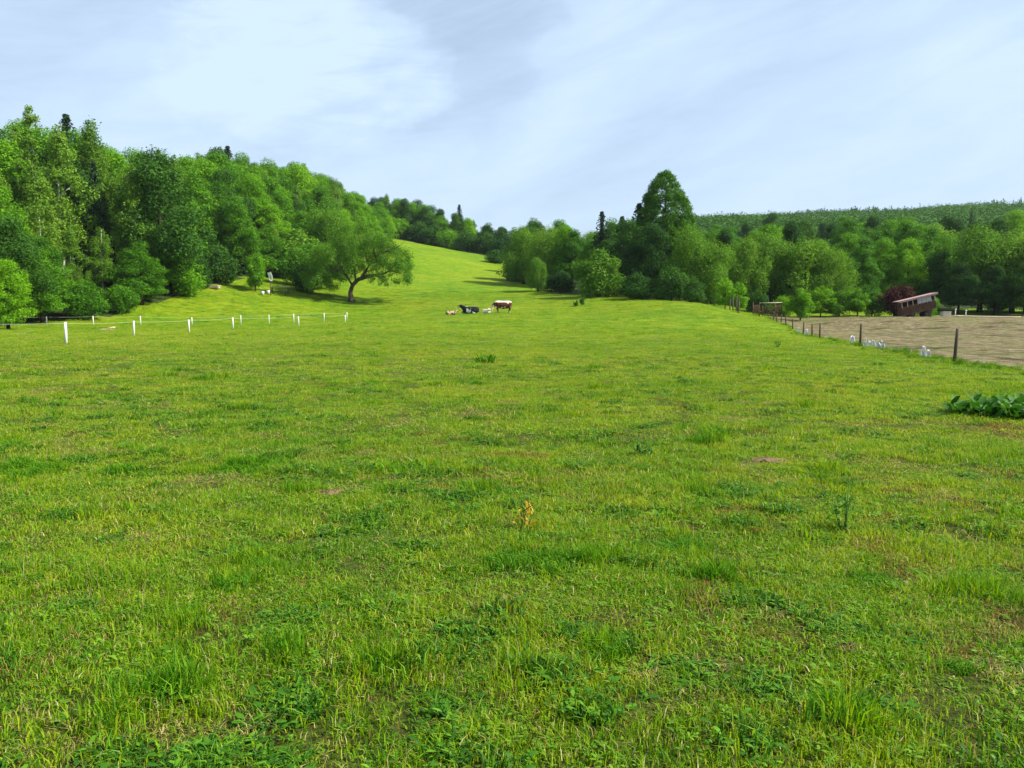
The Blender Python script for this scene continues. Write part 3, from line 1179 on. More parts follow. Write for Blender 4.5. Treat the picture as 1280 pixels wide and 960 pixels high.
plant('birch', W(85, 106), 106, 21.5, 'tall birch with pale crown above the front of the left forest', 'trees of the left forest', var=1)
plant('birch', W(125, 118), 118, 22, 'slender pale birch rising behind the front row, left of the dark broadleaf tree', 'trees of the left forest', var=2)
plant('dark', W(205, 112), 112, 20.5, 'big dark tree in the middle of the left forest edge beside the white stem', 'trees of the left forest', width=1.15)

# trees and bushes round the garden corner behind the lone tree
plant('darkbush', W(272, 127), 127, 6.6, 'dark round bush with deep shade under it at the garden corner', width=1.15)
plant('young', W(322, 126), 126, 6.8, 'light green young tree left of the white post in the garden corner')
plant('bush', W(392, 140), 140, 8.5, 'round green bush behind the lone leaning tree, right of the garden table', width=1.2, var=0)
plant('paleshrub', W(375, 152), 152, 9.5, 'pale rounded tree top showing over the garden corner', width=1.2, name='broadleaf_tree', cat='tree')
plant('willow', W(410, 160), 160, 15.5, 'tall pale round willow behind the lone leaning tree', width=.95)
plant('mid', W(300, 141), 141, 14, 'mid green tree standing behind the garden corner')
plant('bright', W(345, 156), 156, 14, 'bright green tree right behind the garden corner', width=1.1)
plant('darkbush', W(384, 134), 134, 5.2, 'dark low bush at the right end of the garden table', width=1.0)
plant('bush', W(232, 114), 114, 5.5, 'low green bush where the forest edge meets the garden corner', width=1.2)
plant('bright', W(12, 78), 78, 7.2, 'light yellowish green tree at the far left in front of the forest', width=1.3)

# right of the meadow: the nearer trees read off one by one
RT = [
    ('darkbush', 620, 235, 4.0, 1.9, 'low dark thicket at the meadow top, left of the willows'),
    ('willow', 655, 172, 12.2, 1.0, 'leftmost grey-green willow of the right wood, where the climbing meadow ends'),
    ('willow', 684, 165, 13.0, .95, 'second willow from the left in the right wood, with a leafy foot'),
    ('willow', 672, 150, 6.8, .8, 'low willow scrub in front of the two leftmost willows'),
    ('darkbush', 668, 178, 6.5, 1.6, 'dense dark bush behind the leftmost willow where the meadow climbs'),
    ('darkbush', 652, 184, 6.0, 1.6, 'dark bush farther up, left of and behind the leftmost willow'),
    ('dark', 690, 180, 12.5, 1.3, 'dark tree between the two leftmost willows, set back'),
    ('mid', 715, 160, 12.5, 1.0, 'mid green tree between the willows and the small pale tree'),
    ('mid', 700, 185, 15.5, 1.0, 'mid green tree whose top rises above the leftmost willows'),
    ('paleshrub', 749, 123, 7.3, 1.15, 'small pale round tree on a short trunk in front of the dark wood'),
    ('spruce', 751, 150, 18.5, 1.3, 'slim dark spruce behind the small pale round tree'),
    ('spruce', 776, 148, 16.0, 1.5, 'broad dark spruce between the small pale tree and the tallest tree'),
    ('spruce', 797, 140, 19.5, 1.6, 'tall dark spruce close against the left side of the tallest tree'),
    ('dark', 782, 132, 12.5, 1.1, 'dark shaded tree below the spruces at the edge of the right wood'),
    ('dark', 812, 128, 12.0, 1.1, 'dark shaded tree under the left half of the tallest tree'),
    ('mid', 735, 140, 9.0, 1.0, 'low tree just left of and behind the small pale tree'),
    ('willow', 862, 122, 11.8, .85, 'willow in front of the tallest tree, lit from the right'),
    ('willow', 888, 122, 10.8, .80, 'willow to the right of and in front of the tallest tree'),
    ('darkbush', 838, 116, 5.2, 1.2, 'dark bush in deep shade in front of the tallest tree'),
    ('darkbush', 866, 111, 3.6, 1.1, 'low dark bush at the corner of the meadow below the willows'),
    ('darkbush', 795, 117, 4.0, 1.4, 'low dark bush at the meadow edge below the spruces'),
    ('darkbush', 700, 146, 4.2, 1.4, 'dark undergrowth below the second willow'),
    ('willow', 930, 128, 11.2, .85, 'rounded willow above the wooden stakes'),
    ('willow', 962, 131, 12.8, .95, 'larger rounded willow behind the rusty pen'),
    ('willow', 1002, 128, 12.0, 1.0, 'tallest willow behind the small trees beyond the paddock'),
    ('willow', 1036, 127, 10.6, .85, 'willow sloping down to the right above the row of small trees'),
    ('dark', 985, 142, 14.5, 1.0, 'dark round tree between the willows behind the paddock'),
    ('young', 921, 104, 4.4, 1.0, 'small light green tree right beside the wooden stakes'),
    ('young', 905, 107, 4.6, 1.0, 'small light green tree left of the wooden stakes'),
    ('young', 999, 112, 5.4, 1.1, 'upright small tree in front of the willows at the far side of the paddock'),
    ('young', 1024, 118, 5.2, 1.2, 'first small tree from the left in the row beyond the paddock'),
    ('bush', 1048, 119, 4.2, 1.1, 'second bushy tree from the left in the row beyond the paddock'),
    ('young', 1070, 118, 4.8, 1.2, 'third small tree in the row, left of the red bush'),
    ('bush', 1088, 121, 4.4, 1.0, 'bush directly left of the red-leaved bush'),
    ('redbush', 1117, 119, 5.3, .95, 'dark red-leaved bush beside the leaning wooden wagon'),
    ('mid', 1075, 133, 10.8, 1.0, 'mid green tree behind the red-leaved bush'),
    ('bright', 1100, 140, 12.5, 1.0, 'light green tree left of the wagon in the second line'),
    ('bright', 1131, 139, 13.0, 1.0, 'light green broad tree right above the wagon roof'),
    ('dark', 1170, 134, 10.5, 1.2, 'dark shaded tree behind the right end of the wagon'),
    ('willow', 1222, 133, 14.6, 1.05, 'large rounded willow with a domed top right of the wagon'),
    ('willow', 1262, 131, 14.0, 1.0, 'large willow at the right edge of the picture beyond the paddock'),
    ('dark', 1196, 128, 8.5, 1.2, 'dark shaded tree low down behind the white posts'),
    ('dark', 1240, 126, 8.0, 1.2, 'dark shaded tree low down at the far edge of the bare ground'),
    ('dark', 1278, 124, 8.6, 1.2, 'dark shaded tree at the right edge beyond the bare ground'),
    ('willow', 1310, 128, 14.5, 1.1, 'willow just past the right edge of the picture'),
    ('bush', 1160, 124, 3.4, 1.0, 'green bush behind the wagon end'),
    ('darkbush', 945, 121, 3.6, 1.1, 'dark bush behind the rusty pen'),
    ('bush', 978, 119, 3.4, 1.0, 'round light bush right of the rusty pen'),
]
for (key, px, D, hh, ww, lab) in RT:
    if key == 'spruce':
        hh = EYE + (392 - {751: 266, 776: 272, 797: 256}[px]) * D / 1000 - h1(W(px, D), D)
    plant(key, W(px, D), D, hh, lab, 'trees of the right wood' if 'wood' in lab or 'tree' in lab else 'trees and bushes beyond the paddock', width=ww)

# rows behind them
for ri, (D, step, hh, rname, x0) in enumerate([(150, 8.0, 15, 'second row', 40), (166, 8.2, 15, 'third row', 10), (184, 9.0, 16, 'fourth row', 4), (206, 10, 16, 'fifth row', 4), (234, 11, 17, 'sixth row', 5),
                                               (268, 12, 17, 'seventh row', 6), (306, 13, 18, 'back row', 6)]):
    x = x0
    k = 0
    while x < .68 * D:
        xx = x + random.uniform(-2, 2)
        yy = D + random.uniform(-4, 4)
        x += step
        q_ = random.random()
        key = 'mid' if q_ < .32 else 'dark' if q_ < .58 else 'bright' if q_ < .74 else 'willow' if q_ < .92 else 'spruce' if q_ < .97 else 'birch'
        h_ = hh * random.uniform(.8, 1.1)
        if key == 'willow':
            h_ *= .9
        h_ = min(h_, top_limit(xx, yy, 16, RSKY))
        if h_ < 6:
            continue
        plant(key, xx, yy, h_, '%s, %s from left, %s of right wood' % (DESC[key], ORD[k], rname), 'trees of the right wood', width=random.uniform(1., 1.2) if key != 'spruce' else .9)
        k += 1
        n_tree += 1

# the tallest tree: dense pointed oval crown
r = rr_(91)


def lime_prof(t_):
    if t_ < .25:
        return 4.6 + 1.2 * t_ / .25 * .6
    return 5.3 * (1 - ((t_ - .25) / .75) ** 2.0) ** .75 + .05


C, Q = crown_clumps(3.3, 22.3, lime_prof, 800, .60, r, .03, .10)
LIME = trunk_mesh('trunk', 22, .5, .8, BARK_DARK, r, 9, .2, 3.5)
lx_, ly_ = W(828, 139), 139.0
lime = bpy.data.objects.new('lime_tree', None)
COL.objects.link(lime)
lime.location = (lx_, ly_, h1(lx_, ly_))
s_ = (EYE + (392 - 213.5) * .139 - h1(lx_, ly_)) / 22.9
lime.scale = (1.10, 1.10, s_)
tag(lime, 'tallest tree of the right wood with a dense pointed oval crown against the sky', 'tree')
put('trunk', LIME, lime)
put('crown', crown_mesh('crown', C, Q, 95000, .19, LF_LIME, r, fill=.3), lime)

# the lone leaning tree on the meadow
r = rr_(97)
LX, LY = W(440, 130), 130.0
lone = bpy.data.objects.new('leaning_tree', None)
COL.objects.link(lone)
lone.location = (LX, LY, h1(LX, LY))
tag(lone, 'lone old tree on the meadow with a leaning dark trunk and wide open crown', 'tree')
mb = MB()
m_ = .130  # metres per photo pixel at this distance


def LP(px, py, dy=0):
    return Vector(((px - 440) * m_, dy, (377 - py) * m_))


mb.tube([LP(440, 381), LP(440, 373), LP(439, 366), LP(442, 357), LP(449, 350), LP(460, 346), LP(469, 344.5)], [.80, .48, .38, .34, .31, .27, .22], 10, wob=.12)
for (path, r0) in [
    ([(452, 349, 0), (458, 340, .4), (463, 331, .2), (472, 324, -.2), (478, 318, 0), (483, 306, .5)], .30),
    ([(469, 344.5, 0), (480, 343, -.6), (490, 340, -1.2), (500, 341, -1.5)], .24),
    ([(463, 331, .2), (456, 318, 1.2), (450, 304, 1.8), (446, 290, 2.0)], .20),
    ([(442, 357, 0), (436, 345, -1), (430, 333, -1.6), (422, 322, -2.0)], .24),
    ([(436, 345, -1), (425, 340, -2.2), (412, 337, -3)], .16),
    ([(478, 318, 0), (490, 314, -1), (500, 312, -2)], .14),
    ([(446, 352, 0), (442, 335, 2), (436, 318, 3.4), (430, 300, 4)], .20),
    ([(472, 324, -.2), (470, 308, -2), (466, 295, -3)], .13),
    ([(458, 340, .4), (470, 336, 2.4), (482, 332, 4)], .14),
    ([(469, 344.5, 0), (478, 349, 1.6), (488, 350, 3)], .11),
]:
    pts = [LP(a_, b_, c_) for a_, b_, c_ in path]
    r0 *= .8
    mb.tube(pts, [r0 * (1 - .8 * i / (len(pts) - 1)) for i in range(len(pts))], 6, wob=.1)
    for q_ in range(len(pts) - 1):
        for w_ in range(3):
            p0 = pts[q_].lerp(pts[q_ + 1], random.random())
            d_ = Vector((random.uniform(-1, 1), random.uniform(-1, 1), random.uniform(.0, 1.2))).normalized() * random.uniform(1, 2.2)
            mb.tube([p0, p0 + d_ * .6, p0 + d_ + Vector((0, 0, .3))], [.06, .035, .012], 4)
put('trunk', mb.mesh('trunk', BARK, smooth=True), lone)
C, Q = [], []
for (px, py, sx, sy, n, cr) in [(445, 300, 28, 16, 30, 1.1), (418, 320, 22, 18, 30, 1.1), (472, 307, 20, 12, 24, 1.0), (496, 325, 19, 16, 34, .95), (455, 328, 26, 14, 26, .9), (440, 342, 20, 10, 12, .8), (476, 345, 16, 8, 10, .7), (505, 345, 9, 10, 11, .8),
                                (408, 348, 18, 13, 26, .9), (388, 340, 14, 16, 22, .95), (396, 322, 16, 14, 14, .95), (425, 338, 14, 14, 16, .8), (447, 282, 14, 7, 6, .8), (508, 330, 9, 14, 14, .8), (485, 352, 12, 5, 7, .6), (462, 320, 20, 10, 8, .7), (490, 300, 10, 10, 8, .8)]:
    for _ in range(n):
        a_, b_ = random.uniform(0, 6.283), random.random() ** .6
        p = LP(px + sx * b_ * math.cos(a_), py - sy * b_ * math.sin(a_), random.uniform(-1, 1) * 5.2 * (1 - .4 * b_))
        C.append(tuple(p))
        Q.append(cr * random.uniform(.6, 1.2))
put('crown', crown_mesh('crown', np.array(C), np.array(Q), 62000, .16, LF_WILLOW, r, fill=.7, droop=.5), lone)

# far wooded ridge: nobody could count it
r = rr_(99)
n = 9000
D = r.uniform(335, 760, n)
X = r.uniform(.19, .76, n) * D
lf = r.uniform(size=n) < .0
keep = r.uniform(size=n) < np.clip(D / 700, .35, 1)
keep &= EYE + 0 * X + 17 + H(X, D) > (392 - np.interp(640 + 1000 * X / D, [p[0] for p in RSKY], [p[1] for p in RSKY]) - 22) * D / 1000
X, D = X[keep], D[keep]
con = (fbm(X / 60, D / 60, 5) * .5 + (D > 640) * (X / D > .33) * .3) > .54
Z = H(X, D)
cl, cq, ct_ = [], [], []
Vs, Fs, Ts, base = [], [], [], 0
for x, d, z, c_ in zip(X, D, Z, con):
    lim = EYE + (392 - interp(SKYLINE, 640 + 1000 * x / d) + (3 if c_ else -1) - r.uniform(0, 5)) * d / 1000 - z
    st = float(fbm(np.array([x / 38.]), np.array([d / 70.]), 7)[0])
    hh = (5 + 14 * st) * r.uniform(.85, 1.15) * (1.15 if c_ else 1)
    if lim < 7:
        continue
    hh = min(hh, lim + r.uniform(-2, 2.5))
    m = 7
    if c_:
        nq = 150
        tt = 1 - r.uniform(size=nq) ** .62 * .9
        aa = r.uniform(0, 6.28, nq)
        c0 = np.c_[x + np.cos(aa) * (1 - tt) * 3.2, d + np.sin(aa) * (1 - tt) * 3.2, z + hh * tt]
        V, F, ti = leaves_np(c0, np.full(nq, .22), nq, .80, r, squash=.6, up=.3)
        ti = ti * .12
    else:
        a_ = r.uniform(0, 6.28, m)
        w_ = r.uniform(2.0, 5.0)
        m = 9
        a_ = r.uniform(0, 6.28, m)
        c0 = np.c_[x + np.cos(a_) * w_, d + np.sin(a_) * w_, z + hh * r.uniform(.35, .80, m)]
        V, F, ti = leaves_np(c0, r.uniform(2.0, 3.6, m), 190, .85, r, up=.7, fill=.2)
        ti = np.clip(ti * .15 + st * .8 - .1 + r.uniform(0, .3), 0, 1)
    Vs.append(V)
    Fs.append(F + base)
    Ts.append(ti)
    base += len(V)
ridge = put('distant_forest', mesh_np('distant_forest', np.concatenate(Vs), np.concatenate(Fs), (LF_DISTANT,), None, {'tint': ('POINT', 'FLOAT', np.concatenate(Ts))}))
tag(ridge, 'far wooded ridge fading along the right horizon', 'forest', kind='stuff')
print('trees', n_tree)

# ------------------------------------------------------------------ thin summer air
mh, t = new_mat('haze')
pv = t.nodes.new('ShaderNodeVolumePrincipled')
pv.inputs['Color'].default_value = (.80, .88, 1.0, 1)
pv.inputs['Density'].default_value = .00006
oh = t.nodes.new('ShaderNodeOutputMaterial')
t.links.new(pv.outputs[0], oh.inputs['Volume'])
mb = MB()
zt, zb_ = float(GZ.max()) + 30, float(GZ.min()) - 1
mb.box((75, 720, (zt + zb_) / 2), (1900, 1700, zt - zb_))
tag(put('haze', mb.mesh('haze', mh)), kind='stuff', label='thin bluish haze over the valley')
SC.cycles.volume_bounces = 0

# ------------------------------------------------------------------ fences
MAT_WHITE = simple_mat('white_plastic', (.46, .47, .42), (.64, .64, .58), 6, .5, .1)
MAT_WOOD = simple_mat('weathered_wood', (.045, .033, .022), (.14, .105, .07), 5, .9, .6, .02, (1, 1, .15))
MAT_WIRE = simple_mat('galvanised_wire', (.16, .15, .14), (.26, .25, .23), 20, .5, .1, metal=.4)
MAT_TAPE = simple_mat('white_tape', (.60, .60, .50), (.75, .75, .65), 9, .7, .1)
MAT_RUST = simple_mat('rusty_metal', (.055, .025, .014), (.15, .085, .05), 6, .85, .4)
MAT_CREAM = simple_mat('cream_wood', (.40, .33, .22), (.58, .50, .36), 4, .85, .3)


def fence(name, posts, label, cat, post_mat, strand_mat, heights, rad=.05, strand_r=.008, sag=.04, square=False, cap=False, group=None):
    """posts: (x, y, height, lean)"""
    x0, y0 = posts[0][0], posts[0][1]
    root = bpy.data.objects.new(name, None)
    COL.objects.link(root)
    root.location = (x0, y0, h1(x0, y0))
    tag(root, label, cat, group)
    z0 = h1(x0, y0)
    for (x, y, hh, ln) in posts:
        mb = MB()
        z = h1(x, y)
        mb.tube([(0, 0, -.25), (ln * hh * .5, 0, hh * .5), (ln * hh, 0, hh)], [rad * 1.05, rad, rad * .9], 4 if square else 8, wob=.04)
        p = put('post', mb.mesh('post', post_mat, smooth=not square), root, (x - x0, y - y0, z - z0))
        if cap:
            cb = MB()
            for hf in heights:
                cb.tube([(ln * hh, -.05, hh * hf), (ln * hh, -.12, hh * hf)], [.018, .018], 6)
            put('insulator', cb.mesh('insulator', MAT_WOOD), p)
    for hf in heights:
        mb = MB()
        P = []
        for i in range(len(posts) - 1):
            a_, b_ = posts[i], posts[i + 1]
            for q_ in np.linspace(0, 1, 6, endpoint=(i == len(posts) - 2)):
                x = a_[0] + (b_[0] - a_[0]) * q_
                y = a_[1] + (b_[1] - a_[1]) * q_
                za = h1(a_[0], a_[1]) + a_[2] * hf
                zb = h1(b_[0], b_[1]) + b_[2] * hf
                P.append((x - x0 + (a_[3] * a_[2] * (1 - q_) + b_[3] * b_[2] * q_) * hf, y - y0 - rad, za + (zb - za) * q_ - sag * 4 * q_ * (1 - q_) - z0))
        mb.tube(P, [strand_r] * len(P), 5)
        put('tape' if strand_mat is MAT_TAPE else 'wire', mb.mesh('strand', strand_mat, smooth=True), root)
    return root


near_row = [(-30.5, 34, 1.1, 0), (W(83, 40.5), 40.5, 1.12, 0), (W(168, 60), 60, 1.1, .03), (W(237, 68), 68, 1.08, 0), (W(292, 76), 76, 1.08, 0), (W(374, 86), 86, 1.05, -.02), (W(432, 104), 104, 1.0, .02)]
fence('electric_fence', near_row, 'nearer row of white electric fence posts joined by pale tape across the left meadow', 'fence', MAT_WHITE, MAT_TAPE, (.93,), .075, .0045, .05)
far_row = [(W(5, 84), 84, .95, 0), (W(60, 88), 88, .9, 0), (W(118, 91), 91, 1.0, 0), (W(177, 93), 93, 1.0, 0), (W(241, 96), 96, .9, 0), (W(302, 99), 99, 1.15, 0), (W(337, 101), 101, 1.15, .02),
           (W(368, 103), 103, 1.2, 0), (W(406, 107), 107, 1.15, 0), (W(434, 111), 111, 1.0, .06)]
fence('electric_fence', far_row, 'farther row of short white fence posts near the foot of the left forest', 'fence', MAT_WHITE, MAT_TAPE, (.93,), .065, .0045, .05)

R_POSTS = [(14.9, 22.5, 1.2, .0), (16.05, 29, 1.24, .06), (18.7, 43, 1.22, .02), (21.9, 57, 1.15, .0), (23.6, 63, 1.1, -.02), (25.8, 71, 1.15, .03), (28.0, 80, 1.1, .0), (29.7, 87, 1.15, -.03), (31.2, 93, 1.2, .02), (33.0, 100, 1.3, -.02), (35.2, 108, 1.3, 0), (36.2, 116, 1.6, 0)]
fence('wire_fence', R_POSTS, 'wire fence on dark wooden posts between the meadow and the bare paddock', 'fence', MAT_WOOD, MAT_WIRE, (.88, .60, .32), .062, .006, .02)

# wooden stakes standing together at the far corner of the meadow
for i, (px, hh, ln, d_) in enumerate([(911, 1.5, .03, 103), (915, 1.9, -.02, 102), (919, 2.1, .02, 102.6), (922, 1.6, .05, 101)]):
    mb = MB()
    mb.tube([(0, 0, -.3), (ln * hh, 0, hh)], [.085, .07], 7, wob=.06)
    x = W(px, d_)
    tag(put('wooden_stake', mb.mesh('wooden_stake', MAT_WOOD, smooth=True), None, (x, d_, h1(x, d_))),
        ['leftmost of the four wooden stakes at the far corner of the meadow', 'second of the four wooden stakes from the left', 'tallest wooden stake of the four at the far corner of the meadow', 'rightmost of the four wooden stakes, leaning right'][i],
        'stake', 'wooden stakes at the meadow corner')

# rusty pen / gate in front of the willows
root = bpy.data.objects.new('cattle_pen', None)
COL.objects.link(root)
gx, gy = W(948, 112), 112.0
root.location = (gx, gy, h1(gx, gy))
tag(root, 'rusty brown bar pen with pale top rail at the far end of the wire fence', 'pen')
for (xa, ya, xb, yb) in [(0, 0, 3.2, .3), (3.2, .3, 3.5, 4), (0, 0, .3, 4)]:
    mb = MB()
    L = math.hypot(xb - xa, yb - ya)
    for z in (.35, .7, 1.05, 1.4):
        mb.tube([(xa, ya, z), (xb, yb, z)], [.03, .03], 6)
    for q_ in np.linspace(0, 1, max(3, int(L / .35))):
        mb.tube([(xa + (xb - xa) * q_, ya + (yb - ya) * q_, .1), (xa + (xb - xa) * q_, ya + (yb - ya) * q_, 1.75)], [.022, .022], 5)
    put('bar_panel', mb.mesh('bar_panel', MAT_RUST, smooth=True), root)
for (xa, ya) in [(0, 0), (3.2, .3), (3.5, 4), (.3, 4)]:
    mb = MB()
    mb.tube([(xa, ya, -.3), (xa, ya, 2.15)], [.07, .06], 8)
    put('post', mb.mesh('post', MAT_RUST, smooth=True), root)
mb = MB()
mb.tube([(0, -.08, 1.98), (3.2, .2, 2.05)], [.05, .05], 8)
put('top_rail', mb.mesh('top_rail', MAT_CREAM, smooth=True), root)

# small dark lean-to behind the pen
root = bpy.data.objects.new('field_shelter', None)
COL.objects.link(root)
gx, gy = W(966, 122), 122.0
root.location = (gx, gy, h1(gx, gy))
tag(root, 'small dark brown open-fronted shelter behind the rusty pen', 'shelter')
mb = MB()
mb.box((0, 1, .75), (2.6, .06, 1.5))
mb.box((-1.27, 0, .75), (.06, 1.94, 1.5))
mb.box((1.27, 0, .75), (.06, 1.94, 1.5))
put('wall', mb.mesh('wall', MAT_WOOD), root)
mb = MB()
mb.box((0, 0, 1.62), (3.0, 2.5, .07), tilt=.05)
put('roof', mb.mesh('roof', MAT_RUST), root)

# ------------------------------------------------------------------ leaning wooden wagon
MAT_PLANK, t = new_mat('brown_planks')
co = t.nodes.new('ShaderNodeTexCoord').outputs['Object']
wv = t.nodes.new('ShaderNodeTexWave')
wv.wave_type = 'BANDS'
wv.bands_direction = 'X'
wv.inputs['Scale'].default_value = 1.7
wv.inputs['Distortion'].default_value = .3
t.links.new(co, wv.inputs[0])
nz = tex(t, 3.0, 6, .7, co, stretch=(1, 1, .3))
c = ramp(t, nz, [(.3, (.055, .028, .016)), (.7, (.15, .075, .045))])
c = mixc(t, ramp(t, wv.outputs[1], [(.0, .8), (.10, 0.0)]), c, (.015, .010, .007))
finish(t, c, .85, nz, .5, .02, .2)
MAT_ROOFING = simple_mat('pinkish_roofing', (.26, .15, .13), (.40, .28, .25), 3, .8, .4, .02, (1, 1, 1))
MAT_GLASS = simple_mat('dusty_window', (.20, .22, .24), (.42, .44, .46), 5, .15, .05, spec=.7)
MAT_TYRE = simple_mat('tyre_rubber', (.02, .02, .02), (.04, .04, .038), 8, .9, .2)
wag = bpy.data.objects.new('wooden_wagon', None)
COL.objects.link(wag)
wx, wy = W(1144, 113), 113.0
TL = R(10.5)
wag.location = (wx, wy, h1(wx, wy))
wag.rotation_euler = (0, 0, R(-6))
wag.scale = (.86, .9, 1.14)
tag(wag, 'old brown wooden wagon tilted down to the left under a pinkish sloping roof', 'wagon')


def tl(x, z, piv=(.6, .75)):
    dx, dz = x - piv[0], z - piv[1]
    return piv[0] + dx * math.cos(TL) - dz * math.sin(TL), piv[1] + dx * math.sin(TL) + dz * math.cos(TL)


def tbox(mb, x, y, z, sx, sy, sz, m=0):
    a_, b_ = tl(x, z)
    mb.box((a_, y, b_), (sx, sy, sz), tilt=TL, m=m)


mb = MB()
tbox(mb, 0, 0, .78, 5.4, 2.1, .12)
put('floor_frame', mb.mesh('floor_frame', MAT_WOOD), wag)
mb = MB()
tbox(mb, 0, -1.0, 1.27, 5.2, .05, .84)
tbox(mb, 0, 1.0, 1.67, 5.2, .05, 1.64)
tbox(mb, -2.6, 0, 1.67, .05, 1.94, 1.64)
tbox(mb, 2.6, 0, 1.27, .05, 1.94, .84)
for k in range(9):
    tbox(mb, -2.55 + k * .64, -1.045, 1.27, .06, .03, .84)
tbox(mb, -1.3, -1.0, 1.78, 2.4, .05, .16)
put('body', mb.mesh('body', MAT_PLANK), wag)
for k, x in enumerate((-2.56, -1.7, -.85, -.1, .65, 1.35, 1.95, 2.56)):
    mb = MB()
    tbox(mb, x, -1.0, 2.08, .09, .08, .78)
    put('roof_post', mb.mesh('roof_post', MAT_WHITE if k > 5 else MAT_CREAM), wag)
for k, x in enumerate((.28, 1.0, 1.65)):
    mb = MB()
    tbox(mb, x, -.985, 2.08, .58, .02, .66)
    put('window', mb.mesh('window', MAT_GLASS), wag)
mb = MB()
tbox(mb, 2.58, 0, 2.08, .03, 1.7, .7)
put('end_window', mb.mesh('end_window', MAT_GLASS), wag)
mb = MB()
tbox(mb, -.05, 0, 2.56, 6.1, 2.7, .10)
tbox(mb, -.05, -1.36, 2.50, 6.1, .04, .22)
put('roof', mb.mesh('roof', MAT_ROOFING), wag)
for sx in (-1.0, 1.2):
    for sy in (-.9, .9):
        mb = MB()
        mb.tube([(sx, sy - .1, .36), (sx, sy + .1, .36)], [.38, .38], 18)
        wh = put('wheel', mb.mesh('wheel', MAT_TYRE), wag)
        mb = MB()
        mb.tube([(sx, sy - .13, .36), (sx, sy + .13, .36)], [.2, .2], 14)
        put('rim', mb.mesh('rim', MAT_RUST), wh)
mb = MB()
mb.box((1.7, -.6, .45), (.5, .5, .95))
mb.box((1.7, .6, .45), (.5, .5, .95))
put('support_block', mb.mesh('support_block', MAT_WOOD), wag)

# white crate beside the wagon
mb = MB()
mb.box((0, 0, .36), (1.15, .8, .72))
mb.box((0, 0, .75), (1.25, .9, .06))
x = W(1180, 117)
cr8 = put('white_chest', mb.mesh('white_chest', MAT_WHITE), None, (x, 117, h1(x, 117) + .02))
tag(cr8, 'white box-shaped chest standing to the right of the tilted wagon', 'chest')
mb = MB()
for k in range(6):
    mb.box((-.45 + k * .18, -.415, .36), (.03, .03, .6))
put('rib', mb.mesh('rib', MAT_CREAM), cr8)
for i, (px, D, hh) in enumerate([(1192, 118, 1.0), (1205, 115, .85)]):
    x = W(px, D)
    mb = MB()
    mb.tube([(0, 0, -.2), (0, 0, hh)], [.07, .06], 8)
    mb.tube([(0, 0, hh), (.02, 0, hh + .12), (.02, 0, hh + .22)], [.12, .14, .05], 8)
    tag(put('white_post', mb.mesh('white_post', MAT_WHITE, smooth=True), None, (x, D, h1(x, D))),
        ['white post with a thick head next to the white chest', 'shorter white post at the edge of the bare ground, right of the chest'][i], 'post', 'white posts beside the chest')
# grassy bank and pale pole on the ground
mb = MB()
P = []
for k in range(9):
    x = W(1187 + k * 11, 117.5)
    P.append((x, 117.5 + .25 * math.sin(k), h1(x, 117.5) + .16))
mb.tube(P, [.08, .09, .08, .08, .08, .07, .07, .06, .05], 8)
tag(put('felled_trunk', mb.mesh('felled_trunk', MAT_CREAM, smooth=True)), 'long pale felled trunk lying along the far edge of the bare ground', 'log')

# ------------------------------------------------------------------ white scraps by the wire fence
MAT_RAG = simple_mat('white_sheet', (.66, .67, .62), (.82, .83, .78), 8, .7, .2)
SCR = [(1057, 424, 430, .55, 'triangular white scrap of sheet beside the fence post'), (1077, 425, 431, .24, 'narrow white scrap just right of the second fence post'),
       (1086, 425, 430, .50, 'wide white scrap in the middle of the white scraps by the second post'), (1091, 431, 437, .22, 'lowest narrow white scrap nearest to the meadow'),
       (1098, 427, 433, .34, 'leaning white scrap right of the middle of its group'), (1104, 428, 435, .20, 'rightmost narrow white scrap of the group by the second post'),
       (1152, 431, 441, .26, 'taller of two white scraps standing between the two nearest fence posts'), (1158, 431, 437, .24, 'shorter of two white scraps standing between the two nearest fence posts'),
       (998, 409, 412, .5, 'small white scrap near the fourth fence post'), (1007, 410, 414, .45, 'small white scrap between the third and fourth fence posts')]
for (px, y0, y1, ww, lab) in SCR:
    D = interp([(945, 105), (990, 80), (1022, 60), (1057, 46), (1080, 42), (1104, 39), (1152, 33), (1195, 29)], px)
    x = W(px, D)
    while x < fence_x(D) + .12:
        x += .05
    hh = (y1 - y0 + 3.5) * D / 1000
    r = rr_(int(px))
    n_ = 9
    Vv, Ff = [], []
    for j in range(5):
        q_ = j / 4
        for k in range(n_):
            s__ = k / (n_ - 1) - .5
            wj = ww * (1 - .75 * q_) * (1 if 'triang' in lab or ww > .4 else .9)
            Vv.append((s__ * wj + .06 * q_ * math.sin(px), .09 * math.cos(k * 1.9 + px + j) * (1 - .3 * q_), q_ * hh + .05 * math.sin(k * 2.1 + px) * q_))
    for j in range(4):
        for k in range(n_ - 1):
            a_ = j * n_ + k
            Ff.append((a_, a_ + 1, a_ + n_ + 1, a_ + n_))
    o = put('white_sheet', mesh_np('white_sheet', np.array(Vv), np.array(Ff), (MAT_RAG,), smooth=True), None, (x, D, h1(x, D) + .0))
    md = o.modifiers.new('thickness', 'SOLIDIFY')
    md.thickness = .02
    tag(o, lab, 'sheet', 'white scraps along the wire fence')

